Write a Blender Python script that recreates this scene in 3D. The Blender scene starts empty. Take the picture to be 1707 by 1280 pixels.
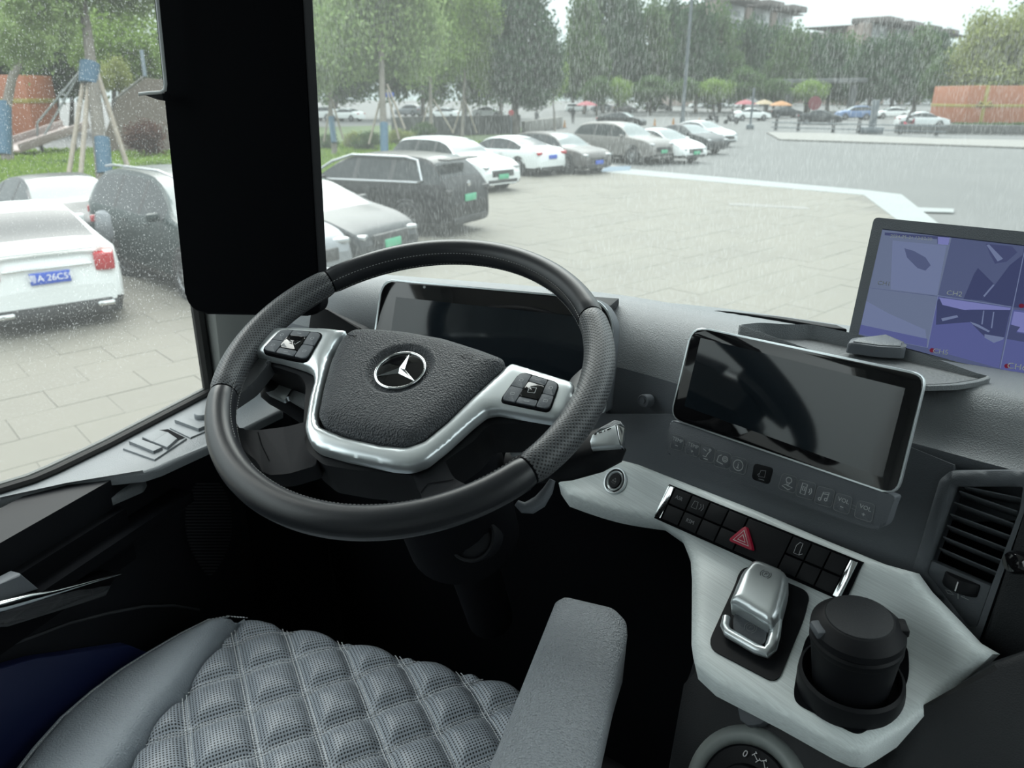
import bpy, bmesh, math, random
import numpy as np
from mathutils import Vector, Matrix
from mathutils.geometry import delaunay_2d_cdt

random.seed(7)
rng = np.random.default_rng(7)
S = bpy.context.scene
COL = S.collection

# ------------------------------------------------------------------ camera
F, CX, CY = 1240.0, 853.5, 640.0
PITCH = math.atan((CY - 160.0) / F)
YAW = math.radians(19.0)
EYE = np.array([0.0, 0.0, 2.9])
cam_d = bpy.data.cameras.new('camera')
cam_d.sensor_width = 36.0
cam_d.lens = 36.0 * F / 1707.0
cam_d.clip_start, cam_d.clip_end = 0.02, 2000
cam_d.dof.use_dof = True
cam_d.dof.focus_distance = 0.95
cam_d.dof.aperture_fstop = 8.0
cam = bpy.data.objects.new('camera', cam_d)
COL.objects.link(cam)
cam.location = EYE
cam.rotation_euler = (math.pi / 2 - PITCH, 0, YAW)
S.camera = cam

# ------------------------------------------------------------------ sky (overcast) and exposure
W = bpy.data.worlds.new('overcast_sky')
S.world = W
W.use_nodes = True
wn, wl = W.node_tree.nodes, W.node_tree.links
wn.clear()
w_tc = wn.new('ShaderNodeTexCoord')
w_sep = wn.new('ShaderNodeSeparateXYZ')
w_ramp = wn.new('ShaderNodeValToRGB')
w_bg = wn.new('ShaderNodeBackground')
w_out = wn.new('ShaderNodeOutputWorld')
wl.new(w_tc.outputs['Generated'], w_sep.inputs[0])
wl.new(w_sep.outputs['Z'], w_ramp.inputs[0])
e = w_ramp.color_ramp.elements
e[0].position = 0.0
e[0].color = (0.178, 0.206, 0.209, 1)
e[1].position = 1.0
e[1].color = (0.90, 0.97, 1.0, 1)
wl.new(w_ramp.outputs[0], w_bg.inputs['Color'])
w_bg.inputs['Strength'].default_value = 3.7
wl.new(w_bg.outputs[0], w_out.inputs['Surface'])
sun_d = bpy.data.lights.new('veiled_sun', 'SUN')
sun_d.energy = 3.2
sun_d.angle = math.radians(60)
sun_d.color = (1.0, 0.97, 0.92)
sun = bpy.data.objects.new('veiled_sun', sun_d)
COL.objects.link(sun)
sun.rotation_euler = Vector((0.42, -0.60, -0.85)).to_track_quat('-Z', 'Y').to_euler()   # high, ahead and to the left
S.view_settings.view_transform = 'Standard'
S.view_settings.look = 'None'
S.view_settings.exposure = 0.35
S.view_settings.gamma = 1.0
S.view_settings.use_curve_mapping = False
S.cycles.use_denoising = True
S.cycles.max_bounces = 8
S.cycles.diffuse_bounces = 4
S.cycles.transparent_max_bounces = 12

# ------------------------------------------------------------------ surveying helpers: a sight line through a photo point, met with a real plane
_h = np.array([-math.sin(YAW), math.cos(YAW), 0.0])
_r = np.array([math.cos(YAW), math.sin(YAW), 0.0])
_z = np.array([0.0, 0.0, 1.0])
_fw = _h * math.cos(PITCH) - _z * math.sin(PITCH)
_up = _h * math.sin(PITCH) + _z * math.cos(PITCH)

def ray(x, y):
    return _fw + _r * (x - CX) / F - _up * (y - CY) / F

def at(x, y, d):
    return EYE + ray(x, y) * d

def hit(x, y, p0, n):
    d = ray(x, y)
    return EYE + d * (((np.asarray(p0) - EYE) @ n) / (d @ n))

def level(x, y, z):
    return hit(x, y, (0, 0, z), _z)

def unit(v):
    v = np.asarray(v, float)
    return v / np.linalg.norm(v)

def facing(az, el):
    """unit normal of a face turned az degrees off straight-back, tipped up el degrees"""
    a, b = math.radians(az), math.radians(el)
    return np.array([math.sin(a) * math.cos(b), -math.cos(a) * math.cos(b), math.sin(b)])

class Plane:
    def __init__(s, p0, n, u=None):
        s.p0 = np.asarray(p0, float)
        s.n = unit(n)
        u = np.cross(_z, s.n) if u is None else np.asarray(u, float)
        if np.linalg.norm(u) < 1e-6:
            u = np.array([1.0, 0, 0])
        s.u = unit(u - s.n * (u @ s.n))
        s.v = np.cross(s.n, s.u)
    def px(s, x, y):
        q = hit(x, y, s.p0, s.n) - s.p0
        return (q @ s.u, q @ s.v)
    def P(s, a, b, h=0.0):
        return s.p0 + s.u * a + s.v * b + s.n * h
    def uv(s, pts):
        return [s.px(*p) for p in pts]
    def off(s, h):
        return Plane(s.p0 + s.n * h, s.n, s.u)

# ------------------------------------------------------------------ materials
def lin(c):
    return tuple(((v / 255.0) / 12.92 if v / 255.0 <= 0.04045 else ((v / 255.0 + 0.055) / 1.055) ** 2.4) for v in c)

def nodes_of(name):
    m = bpy.data.materials.new(name)
    m.use_nodes = True
    nt = m.node_tree
    b = nt.nodes['Principled BSDF']
    return m, nt.nodes, nt.links, b

def mat(name, col, rough=0.5, metal=0.0, spec=0.5, bump=None, coat=0.0, vary=None, emit=None):
    """col is linear rgb; bump = (kind, scale, strength); vary = (scale, amount) mottles the colour"""
    m, N, L, b = nodes_of(name)
    b.inputs['Base Color'].default_value = (*col, 1)
    b.inputs['Roughness'].default_value = rough
    b.inputs['Metallic'].default_value = metal
    b.inputs['Specular IOR Level'].default_value = spec
    b.inputs['Coat Weight'].default_value = coat
    b.inputs['Coat Roughness'].default_value = 0.04
    tc = N.new('ShaderNodeTexCoord')
    if bump:
        kind, sc, st = bump[:3]
        if kind == 'noise':
            t = N.new('ShaderNodeTexNoise')
            t.inputs['Detail'].default_value = 3
            o = t.outputs['Fac']
        else:
            t = N.new('ShaderNodeTexVoronoi')
            o = t.outputs['Distance']
        t.inputs['Scale'].default_value = sc
        L.new(tc.outputs['Object'], t.inputs['Vector'])
        bp = N.new('ShaderNodeBump')
        bp.inputs['Strength'].default_value = st
        bp.inputs['Distance'].default_value = bump[3] if len(bump) > 3 else 0.001
        L.new(o, bp.inputs['Height'])
        L.new(bp.outputs[0], b.inputs['Normal'])
    if vary:
        t = N.new('ShaderNodeTexNoise')
        t.inputs['Scale'].default_value = vary[0]
        t.inputs['Detail'].default_value = 4
        L.new(tc.outputs['Object'], t.inputs['Vector'])
        mr = N.new('ShaderNodeMapRange')
        mr.inputs['To Min'].default_value = 1 - vary[1]
        mr.inputs['To Max'].default_value = 1 + vary[1]
        L.new(t.outputs['Fac'], mr.inputs['Value'])
        hs = N.new('ShaderNodeHueSaturation')
        hs.inputs['Color'].default_value = (*col, 1)
        L.new(mr.outputs[0], hs.inputs['Value'])
        L.new(hs.outputs[0], b.inputs['Base Color'])
    if emit:
        b.inputs['Emission Color'].default_value = (*emit[:3], 1)
        b.inputs['Emission Strength'].default_value = emit[3]
    return m

def perforated(name, col, hole, cell, rough=0.55, rot=45, strength=0.6):
    """leather punched with a regular grid of pin holes; the mesh's UV map is in metres"""
    m, N, L, b = nodes_of(name)
    uv = N.new('ShaderNodeUVMap')
    mp = N.new('ShaderNodeMapping')
    mp.inputs['Rotation'].default_value = (0, 0, math.radians(rot))
    mp.inputs['Scale'].default_value = (1 / cell, 1 / cell, 1)
    fr = N.new('ShaderNodeVectorMath'); fr.operation = 'FRACTION'
    sb = N.new('ShaderNodeVectorMath'); sb.operation = 'SUBTRACT'
    sb.inputs[1].default_value = (0.5, 0.5, 0)
    ml = N.new('ShaderNodeVectorMath'); ml.operation = 'MULTIPLY'
    ml.inputs[1].default_value = (1, 1, 0)
    ln = N.new('ShaderNodeVectorMath'); ln.operation = 'LENGTH'
    rp = N.new('ShaderNodeMapRange')
    rp.inputs['From Min'].default_value = 0.22
    rp.inputs['From Max'].default_value = 0.34
    mx = N.new('ShaderNodeMix'); mx.data_type = 'RGBA'
    mx.inputs['A'].default_value = (*hole, 1)
    mx.inputs['B'].default_value = (*col, 1)
    L.new(uv.outputs[0], mp.inputs['Vector'])
    L.new(mp.outputs[0], fr.inputs[0]); L.new(fr.outputs[0], sb.inputs[0])
    L.new(sb.outputs[0], ml.inputs[0]); L.new(ml.outputs[0], ln.inputs[0])
    L.new(ln.outputs['Value'], rp.inputs['Value'])
    L.new(rp.outputs[0], mx.inputs['Factor'])
    L.new(mx.outputs['Result'], b.inputs['Base Color'])
    bp = N.new('ShaderNodeBump')
    bp.inputs['Strength'].default_value = strength
    bp.inputs['Distance'].default_value = 0.0012
    L.new(rp.outputs[0], bp.inputs['Height'])
    L.new(bp.outputs[0], b.inputs['Normal'])
    b.inputs['Roughness'].default_value = rough
    return m

def brushed(name, col, direction, rough=0.38, metal=0.7):
    m, N, L, b = nodes_of(name)
    tc = N.new('ShaderNodeTexCoord')
    mp = N.new('ShaderNodeMapping')
    mp.inputs['Rotation'].default_value = (0, 0, -direction)
    mp2 = N.new('ShaderNodeMapping')
    mp2.inputs['Scale'].default_value = (12, 700, 700)
    t = N.new('ShaderNodeTexNoise')
    t.inputs['Scale'].default_value = 1.0
    t.inputs['Detail'].default_value = 3
    L.new(tc.outputs['Object'], mp.inputs['Vector'])
    L.new(mp.outputs[0], mp2.inputs['Vector'])
    L.new(mp2.outputs[0], t.inputs['Vector'])
    mr = N.new('ShaderNodeMapRange')
    mr.inputs['To Min'].default_value = 0.72
    mr.inputs['To Max'].default_value = 1.28
    L.new(t.outputs['Fac'], mr.inputs['Value'])
    hs = N.new('ShaderNodeHueSaturation')
    hs.inputs['Color'].default_value = (*col, 1)
    L.new(mr.outputs[0], hs.inputs['Value'])
    L.new(hs.outputs[0], b.inputs['Base Color'])
    b.inputs['Metallic'].default_value = metal
    b.inputs['Roughness'].default_value = rough
    return m

def dusty_glass(name, tint, film, speck, scale, lo, hi, side):
    """window pane seen through: clear glass under a film of dust with dried drops and runs.  scale stretches the runs downward"""
    m = bpy.data.materials.new(name)
    m.use_nodes = True
    N, L = m.node_tree.nodes, m.node_tree.links
    N.clear()
    out = N.new('ShaderNodeOutputMaterial')
    tr = N.new('ShaderNodeBsdfTransparent')
    tr.inputs[0].default_value = (*tint, 1)
    du = N.new('ShaderNodeBsdfTranslucent')
    du.inputs[0].default_value = (0.50, 0.54, 0.53, 1) if side == 'front' else (0.74, 0.78, 0.77, 1)
    mix = N.new('ShaderNodeMixShader')
    tc = N.new('ShaderNodeTexCoord')
    mp = N.new('ShaderNodeMapping')
    mp.inputs['Scale'].default_value = scale
    t = N.new('ShaderNodeTexNoise')
    t.inputs['Scale'].default_value = 1.0
    t.inputs['Detail'].default_value = 5
    t.inputs['Roughness'].default_value = 0.75
    L.new(tc.outputs['Object'], mp.inputs['Vector'])
    L.new(mp.outputs[0], t.inputs['Vector'])
    r = N.new('ShaderNodeMapRange')
    r.inputs['From Min'].default_value = lo
    r.inputs['From Max'].default_value = hi
    r.inputs['To Min'].default_value = 0.0
    r.inputs['To Max'].default_value = speck
    L.new(t.outputs['Fac'], r.inputs['Value'])
    # patches where the dirt gathers
    p = N.new('ShaderNodeTexNoise')
    p.inputs['Scale'].default_value = 2.3
    p.inputs['Detail'].default_value = 3
    L.new(tc.outputs['Object'], p.inputs['Vector'])
    pr = N.new('ShaderNodeMapRange')
    pr.inputs['From Min'].default_value = 0.34
    pr.inputs['From Max'].default_value = 0.62
    pr.inputs['To Min'].default_value = 0.25
    L.new(p.outputs['Fac'], pr.inputs['Value'])
    mu = N.new('ShaderNodeMath'); mu.operation = 'MULTIPLY'
    L.new(r.outputs[0], mu.inputs[0]); L.new(pr.outputs[0], mu.inputs[1])
    ad = N.new('ShaderNodeMath'); ad.operation = 'ADD'
    ad.inputs[1].default_value = film
    ad.use_clamp = True
    L.new(mu.outputs[0], ad.inputs[0])
    L.new(ad.outputs[0], mix.inputs[0])
    L.new(tr.outputs[0], mix.inputs[1])
    L.new(du.outputs[0], mix.inputs[2])
    L.new(mix.outputs[0], out.inputs['Surface'])
    return m

def leafy(name, a, b_, trans=0.35):
    m = bpy.data.materials.new(name)
    m.use_nodes = True
    N, L = m.node_tree.nodes, m.node_tree.links
    N.clear()
    out = N.new('ShaderNodeOutputMaterial')
    g = N.new('ShaderNodeNewGeometry')
    mx = N.new('ShaderNodeMix'); mx.data_type = 'RGBA'
    mx.inputs['A'].default_value = (*a, 1)
    mx.inputs['B'].default_value = (*b_, 1)
    L.new(g.outputs['Random Per Island'], mx.inputs['Factor'])
    d = N.new('ShaderNodeBsdfDiffuse')
    t = N.new('ShaderNodeBsdfTranslucent')
    L.new(mx.outputs['Result'], d.inputs[0]); L.new(mx.outputs['Result'], t.inputs[0])
    ms = N.new('ShaderNodeMixShader')
    ms.inputs[0].default_value = trans
    L.new(d.outputs[0], ms.inputs[1]); L.new(t.outputs[0], ms.inputs[2])
    L.new(ms.outputs[0], out.inputs['Surface'])
    return m

def stone(name, a, b_, scale):
    """paving: each piece its own tone, with large weathering blotches"""
    m, N, L, b = nodes_of(name)
    oi = N.new('ShaderNodeObjectInfo')
    g = N.new('ShaderNodeNewGeometry')
    ad = N.new('ShaderNodeMath'); ad.operation = 'ADD'
    fr = N.new('ShaderNodeMath'); fr.operation = 'FRACT'
    L.new(oi.outputs['Random'], ad.inputs[0]); L.new(g.outputs['Random Per Island'], ad.inputs[1])
    L.new(ad.outputs[0], fr.inputs[0])
    tc = N.new('ShaderNodeTexCoord')
    t = N.new('ShaderNodeTexNoise')
    t.inputs['Scale'].default_value = scale
    t.inputs['Detail'].default_value = 6
    L.new(g.outputs['Position'], t.inputs['Vector'])
    mn = N.new('ShaderNodeMath'); mn.operation = 'MULTIPLY_ADD'
    mn.inputs[1].default_value = 0.18
    L.new(fr.outputs[0], mn.inputs[0])
    mr = N.new('ShaderNodeMapRange')
    mr.inputs['From Min'].default_value = 0.25
    mr.inputs['From Max'].default_value = 0.75
    mr.inputs['To Min'].default_value = -0.1
    mr.inputs['To Max'].default_value = 0.75
    L.new(t.outputs['Fac'], mr.inputs['Value'])
    L.new(mr.outputs[0], mn.inputs[2])
    mx = N.new('ShaderNodeMix'); mx.data_type = 'RGBA'
    mx.inputs['A'].default_value = (*a, 1)
    mx.inputs['B'].default_value = (*b_, 1)
    L.new(mn.outputs[0], mx.inputs['Factor'])
    L.new(mx.outputs['Result'], b.inputs['Base Color'])
    b.inputs['Roughness'].default_value = 0.8
    return m

K = {}
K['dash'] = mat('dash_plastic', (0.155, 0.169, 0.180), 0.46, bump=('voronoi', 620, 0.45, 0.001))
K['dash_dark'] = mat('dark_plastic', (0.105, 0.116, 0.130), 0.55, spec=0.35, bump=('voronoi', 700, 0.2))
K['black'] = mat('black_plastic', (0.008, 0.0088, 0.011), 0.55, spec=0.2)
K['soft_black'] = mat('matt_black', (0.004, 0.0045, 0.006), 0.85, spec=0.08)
K['gloss_black'] = mat('gloss_black', (0.006, 0.006, 0.007), 0.06, coat=0.3)
K['screen_off'] = mat('screen_glass_off', (0.004, 0.005, 0.006), 0.05, spec=0.6)
K['screen_active'] = mat('screen_panel_off', (0.012, 0.017, 0.022), 0.07, spec=0.7)
K['leather'] = mat('smooth_leather', (0.020, 0.022, 0.026), 0.34, spec=0.45, bump=('noise', 900, 0.12))
K['airbag'] = mat('grained_airbag_plastic', (0.040, 0.044, 0.051), 0.5, spec=0.4, bump=('voronoi', 480, 0.7, 0.002))
K['seat_leather'] = mat('seat_leather', (0.29, 0.325, 0.36), 0.42, bump=('noise', 330, 0.8, 0.003))
K['perf_rim'] = perforated('perforated_leather', (0.085, 0.09, 0.097), (0.004, 0.004, 0.005), 0.0036, 0.40)
K['perf_seat'] = perforated('perforated_seat_leather', (0.28, 0.313, 0.35), (0.028, 0.030, 0.034), 0.0046, 0.42, rot=45, strength=0.8)
K['thread'] = mat('grey_thread', (0.62, 0.64, 0.66), 0.8)
K['thread_dark'] = mat('dark_thread', (0.30, 0.30, 0.30), 0.8)
K['satin'] = mat('satin_silver', (0.72, 0.77, 0.79), 0.30, 0.75)
K['chrome'] = mat('chrome', (0.75, 0.77, 0.78), 0.12, 1.0)
K['brushed'] = brushed('brushed_grey_aluminium', (0.72, 0.78, 0.785), math.atan2(-0.587, 0.81), 0.40, 0.0)
K['greygreen'] = mat('grey_satin_plastic', (0.27, 0.30, 0.29), 0.45)
K['arm'] = mat('armrest_foam', (0.30, 0.322, 0.346), 0.62, bump=('voronoi', 380, 0.9, 0.003))
K['mark'] = mat('grey_marking', (0.42, 0.44, 0.45), 0.7)
K['mark_dim'] = mat('dim_marking', (0.19, 0.20, 0.21), 0.7)
K['white_mark'] = mat('white_marking', (0.7, 0.7, 0.7), 0.6)
K['spoke'] = mat('spoke_leather', (0.014, 0.015, 0.018), 0.6, spec=0.15, bump=('noise', 900, 0.12))
K['red'] = mat('hazard_red', (0.42, 0.012, 0.045), 0.35)
K['navy'] = mat('navy_step_panel', (0.004, 0.009, 0.05), 0.55)
K['rubber'] = mat('black_rubber', (0.012, 0.012, 0.012), 0.7)
K['cabin'] = mat('cabin_lining', (0.58, 0.60, 0.61), 0.8)
K['cabin_shade'] = mat('cabin_shade_lining', (0.012, 0.012, 0.014), 0.8)  # near-black albedo puts the deep footwell shade into the colour
K['wheel_black'] = mat('tyre_rubber', (0.015, 0.015, 0.016), 0.7)
K['alloy'] = mat('alloy_rim', (0.32, 0.33, 0.34), 0.35, 0.8)
K['car_glass'] = mat('car_tinted_glass', (0.020, 0.024, 0.026), 0.15, spec=0.2)
K['car_screen'] = mat('car_windscreen', (0.10, 0.12, 0.12), 0.12, spec=0.45)
K['car_trim'] = mat('car_black_trim', (0.014, 0.014, 0.015), 0.5)
K['lamp_red'] = mat('tail_lamp_red', (0.330, 0.012, 0.018), 0.2, coat=0.5)
K['lamp_clear'] = mat('head_lamp', (0.315, 0.329, 0.336), 0.15, 0.4, coat=0.6)
K['plate_blue'] = mat('plate_blue', (0.021, 0.070, 0.385), 0.5)
K['plate_green'] = mat('plate_green', (0.065, 0.325, 0.182), 0.5)
K['bark'] = mat('bark', (0.15, 0.135, 0.115), 0.9, bump=('noise', 8, 0.8, 0.02), vary=(3, 0.3))
K['bark_dark'] = mat('dark_bark', (0.046, 0.040, 0.033), 0.9, vary=(3, 0.3))
K['stake'] = mat('grey_wood_stake', (0.27, 0.235, 0.19), 0.9, vary=(5, 0.25))
K['blue_wrap'] = mat('blue_wrap', (0.045, 0.10, 0.15), 0.7, vary=(5, 0.2))

# ------------------------------------------------------------------ building helpers
def link(o, parent=None, world=True):
    COL.objects.link(o)
    if parent is not None:
        o.parent = parent
        if world:
            o.matrix_parent_inverse = Matrix.Translation(parent.matrix_basis.translation * -1)
    return o

def tag(o, label=None, cat=None, group=None, kind=None):
    for k, v in (('label', label), ('category', cat), ('group', group), ('kind', kind)):
        if v:
            o[k] = v
    return o

def thing(name, loc, label, cat, group=None, rz=0.0, kind=None):
    o = bpy.data.objects.new(name, None)
    o.empty_display_size = 0.05
    COL.objects.link(o)
    o.location = Vector(loc)
    o.rotation_euler = (0, 0, rz)
    return tag(o, label, cat, group, kind)

def finish(me, m, smooth, angle=38):
    if m is not None:
        for mm in (m if isinstance(m, (list, tuple)) else [m]):
            me.materials.append(K[mm] if isinstance(mm, str) else mm)
    if smooth:
        me.polygons.foreach_set('use_smooth', [True] * len(me.polygons))
        me.set_sharp_from_angle(angle=math.radians(angle))
    me.update()

def mesh_data(name, verts, faces, m, smooth=False, uvs=None, angle=38):
    me = bpy.data.meshes.new(name)
    me.from_pydata([tuple(float(c) for c in v) for v in verts], [], [tuple(f) for f in faces])
    if uvs is not None:
        l = me.uv_layers.new(name='UVMap')
        flat = []
        for p in me.polygons:
            for vi in p.vertices:
                flat += [float(uvs[vi][0]), float(uvs[vi][1])]
        l.data.foreach_set('uv', flat)
    finish(me, m, smooth, angle)
    return me

def obj(name, verts, faces, m, parent=None, smooth=False, uvs=None, world=True, angle=38):
    return link(bpy.data.objects.new(name, mesh_data(name, verts, faces, m, smooth, uvs, angle)), parent, world)

def from_bm(name, bm, m, parent=None, smooth=True, world=True, angle=38):
    bmesh.ops.recalc_face_normals(bm, faces=bm.faces)
    me = bpy.data.meshes.new(name)
    bm.to_mesh(me)
    bm.free()
    finish(me, m, smooth, angle)
    return link(bpy.data.objects.new(name, me), parent, world)

def rounded(pts, r, n=5):
    """2D outline with its corners cut to curves; r one radius or one per corner"""
    out = []
    N = len(pts)
    for i in range(N):
        p = np.array(pts[i], float)
        a = np.array(pts[i - 1], float)
        b = np.array(pts[(i + 1) % N], float)
        rr = r[i] if isinstance(r, (list, tuple)) else r
        if rr <= 0:
            out.append(tuple(p))
            continue
        da, db = np.linalg.norm(a - p), np.linalg.norm(b - p)
        ra, rb = min(rr, da * 0.49), min(rr, db * 0.49)
        A, B = p + (a - p) / da * ra, p + (b - p) / db * rb
        for k in range(n + 1):
            t = k / n
            out.append(tuple(A * (1 - t) ** 2 + 2 * p * t * (1 - t) + B * t * t))
    return out

def bm_prism(bm, top, down, bevel=0.0, segs=2):
    """top: 3D loop; down: vector to the back face"""
    top = [Vector(p) for p in top]
    down = Vector(down)
    t = [bm.verts.new(p) for p in top]
    b = [bm.verts.new(p + down) for p in top]
    n = len(t)
    ft = bm.faces.new(t)
    bm.faces.new(b[::-1])
    for i in range(n):
        bm.faces.new((t[i], b[i], b[(i + 1) % n], t[(i + 1) % n]))
    if bevel > 0:
        bmesh.ops.bevel(bm, geom=list(ft.edges), offset=bevel, segments=segs, profile=0.5, affect='EDGES', clamp_overlap=True)

def panel(name, px, pl, thick, m, parent=None, bevel=0.0, r=0, segs=2, h=0.0, smooth=True):
    """a plate whose outline was sighted on plane pl"""
    uv = [pl.px(*p) for p in (rounded(px, r) if r else px)]
    bm = bmesh.new()
    bm_prism(bm, [pl.P(a, b, h) for a, b in uv], -pl.n * thick, bevel, segs)
    return from_bm(name, bm, m, parent, smooth)

def slab(name, uv, pl, thick, m, parent=None, bevel=0.0, r=0, segs=2, h=0.0):
    uv = rounded(uv, r) if r else uv
    bm = bmesh.new()
    bm_prism(bm, [pl.P(a, b, h) for a, b in uv], -pl.n * thick, bevel, segs)
    return from_bm(name, bm, m, parent, True)

def box_bm(bm, c, s, ax=None, bevel=0.0, segs=2):
    c = np.asarray(c, float)
    X, Y, Z = ax if ax is not None else (np.array([1., 0, 0]), np.array([0, 1., 0]), np.array([0, 0, 1.]))
    X, Y, Z = [np.asarray(q, float) for q in (X, Y, Z)]
    vs = []
    for k in (-1, 1):
        for j in (-1, 1):
            for i in (-1, 1):
                vs.append(bm.verts.new(Vector(c + X * i * s[0] / 2 + Y * j * s[1] / 2 + Z * k * s[2] / 2)))
    fs = [bm.faces.new([vs[i] for i in f]) for f in ((0, 2, 3, 1), (4, 5, 7, 6), (0, 1, 5, 4), (2, 6, 7, 3), (0, 4, 6, 2), (1, 3, 7, 5))]
    if bevel > 0:
        es = list({e for f in fs for e in f.edges})
        bmesh.ops.bevel(bm, geom=es, offset=bevel, segments=segs, profile=0.5, affect='EDGES', clamp_overlap=True)

def box(name, c, s, m, parent=None, ax=None, bevel=0.0, world=True, segs=2):
    bm = bmesh.new()
    box_bm(bm, c, s, ax, bevel, segs)
    return from_bm(name, bm, m, parent, bevel > 0, world)

def tube_geo(path, rad, n=10, cap=True, flat=None):
    """verts, faces of a tube along path; rad scalar or per point; flat squashes along a direction"""
    P = [np.asarray(p, float) for p in path]
    V, Fc = [], []
    ref = None
    for i, p in enumerate(P):
        t = unit(P[min(i + 1, len(P) - 1)] - P[max(i - 1, 0)])
        if ref is None:
            ref = np.array([0, 0, 1.0]) if abs(t[2]) < 0.9 else np.array([1.0, 0, 0])
        a = unit(np.cross(t, ref))
        b = np.cross(a, t)
        ref = b
        r = rad[i] if hasattr(rad, '__len__') else rad
        for k in range(n):
            th = 2 * math.pi * k / n
            V.append(p + a * math.cos(th) * r + b * math.sin(th) * r)
    for i in range(len(P) - 1):
        for k in range(n):
            Fc.append((i * n + k, i * n + (k + 1) % n, (i + 1) * n + (k + 1) % n, (i + 1) * n + k))
    if cap:
        Fc.append(tuple(range(n))[::-1])
        Fc.append(tuple(range((len(P) - 1) * n, len(P) * n)))
    return V, Fc

def tube(name, path, rad, m, parent=None, n=10, world=True):
    V, Fc = tube_geo(path, rad, n)
    return obj(name, V, Fc, m, parent, True, world=world)

def join_geo(parts):
    V, Fc = [], []
    for v, f in parts:
        o = len(V)
        V += list(v)
        Fc += [tuple(i + o for i in q) for q in f]
    return V, Fc

def lathe_geo(c, axis, prof, n=40, start=None):
    """prof: (radius, height along axis)"""
    axis = unit(axis)
    a = unit(np.cross(axis, [0, 1.0, 0.3])) if start is None else unit(start)
    b = np.cross(axis, a)
    c = np.asarray(c, float)
    V, Fc = [], []
    for r, h in prof:
        for k in range(n):
            th = 2 * math.pi * k / n
            V.append(c + axis * h + (a * math.cos(th) + b * math.sin(th)) * r)
    for i in range(len(prof) - 1):
        for k in range(n):
            Fc.append((i * n + k, i * n + (k + 1) % n, (i + 1) * n + (k + 1) % n, (i + 1) * n + k))
    Fc.append(tuple(range((len(prof) - 1) * n, len(prof) * n)))
    Fc.append(tuple(range(n))[::-1])
    return V, Fc

def lathe(name, c, axis, prof, m, parent=None, n=40, world=True):
    V, Fc = lathe_geo(c, axis, prof, n)
    return obj(name, V, Fc, m, parent, True, world=world)

def seg_dist(P, poly):
    P = np.asarray(P, float)
    d = np.full(len(P), 1e9)
    Q = np.asarray(poly, float)
    for i in range(len(Q)):
        a, b = Q[i], Q[(i + 1) % len(Q)]
        ab = b - a
        t = np.clip(((P - a) @ ab) / max(ab @ ab, 1e-12), 0, 1)
        d = np.minimum(d, np.linalg.norm(P - (a + t[:, None] * ab), axis=1))
    return d

def inside(P, poly):
    P = np.asarray(P, float)
    Q = np.asarray(poly, float)
    r = np.zeros(len(P), bool)
    j = len(Q) - 1
    for i in range(len(Q)):
        c = ((Q[i, 1] > P[:, 1]) != (Q[j, 1] > P[:, 1])) & (P[:, 0] < (Q[j, 0] - Q[i, 0]) * (P[:, 1] - Q[i, 1]) / (Q[j, 1] - Q[i, 1] + 1e-15) + Q[i, 0])
        r ^= c
        j = i
    return r

def pillow(name, uv, place, hfun, step, m, parent=None, thick=0.01, holes=(), down=None, extra=None):
    """a filled outline meshed on a fine grid; place(u, v, h) -> 3D, hfun(U, V, d) with d the distance to the outline"""
    def resample(L):
        out = []
        for i in range(len(L)):
            a, b = np.array(L[i]), np.array(L[(i + 1) % len(L)])
            k = max(1, int(np.linalg.norm(b - a) / step))
            out += [tuple(a + (b - a) * t / k) for t in range(k)]
        return out
    loop = resample([tuple(p) for p in uv])
    hl = [resample([tuple(p) for p in h_]) for h_ in holes]
    A = np.array(loop)
    lo, hi = A.min(0), A.max(0)
    gx = np.arange(lo[0] + step / 2, hi[0], step)
    gy = np.arange(lo[1] + step / 2, hi[1], step)
    G = np.stack(np.meshgrid(gx, gy), -1).reshape(-1, 2)
    G = G[inside(G, A)]
    G = G[seg_dist(G, A) > step * 0.35]
    for h_ in hl:
        G = G[~inside(G, h_)]
        if len(G):
            G = G[seg_dist(G, h_) > step * 0.35]
    pts = list(loop)
    faces_in = [list(range(len(loop)))]
    for h_ in hl:
        faces_in.append(list(range(len(pts), len(pts) + len(h_))))
        pts += h_
    edges = [(f[i], f[(i + 1) % len(f)]) for f in faces_in for i in range(len(f))]
    nb = len(pts)
    pts += [tuple(p) for p in G]
    v2, _, f2, ov, _, _ = delaunay_2d_cdt([Vector(p) for p in pts], edges, [], 0, 1e-7)
    P = np.array([tuple(v) for v in v2])
    T = [tuple(f) for f in f2]
    cen = np.array([P[list(f)].mean(0) for f in T])
    ok = inside(cen, A)
    for h_ in hl:
        ok &= ~inside(cen, h_)
    T = [T[i] for i in np.nonzero(ok)[0]]
    d = seg_dist(P, A)
    for h_ in hl:
        d = np.minimum(d, seg_dist(P, h_))
    H = hfun(P[:, 0], P[:, 1], d)
    V = [np.asarray(place(P[i, 0], P[i, 1], H[i])) for i in range(len(P))]
    # skirt
    cnt = {}
    for f in T:
        for i in range(len(f)):
            a, b = f[i], f[(i + 1) % len(f)]
            cnt[(a, b)] = 1
    rim = [(a, b) for (a, b) in cnt if (b, a) not in cnt]
    low = {}
    Fs = list(T)
    uvs = [tuple(p) for p in P]
    for a, b in rim:
        for q in (a, b):
            if q not in low:
                low[q] = len(V)
                V.append(V[q] + np.asarray(down) * thick if down is not None else np.asarray(place(P[q, 0], P[q, 1], H[q] - thick)))
                uvs.append(tuple(P[q]))
        Fs.append((b, a, low[a], low[b]))
    return obj(name, V, Fs, m, parent, True, uvs, angle=60)

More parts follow.
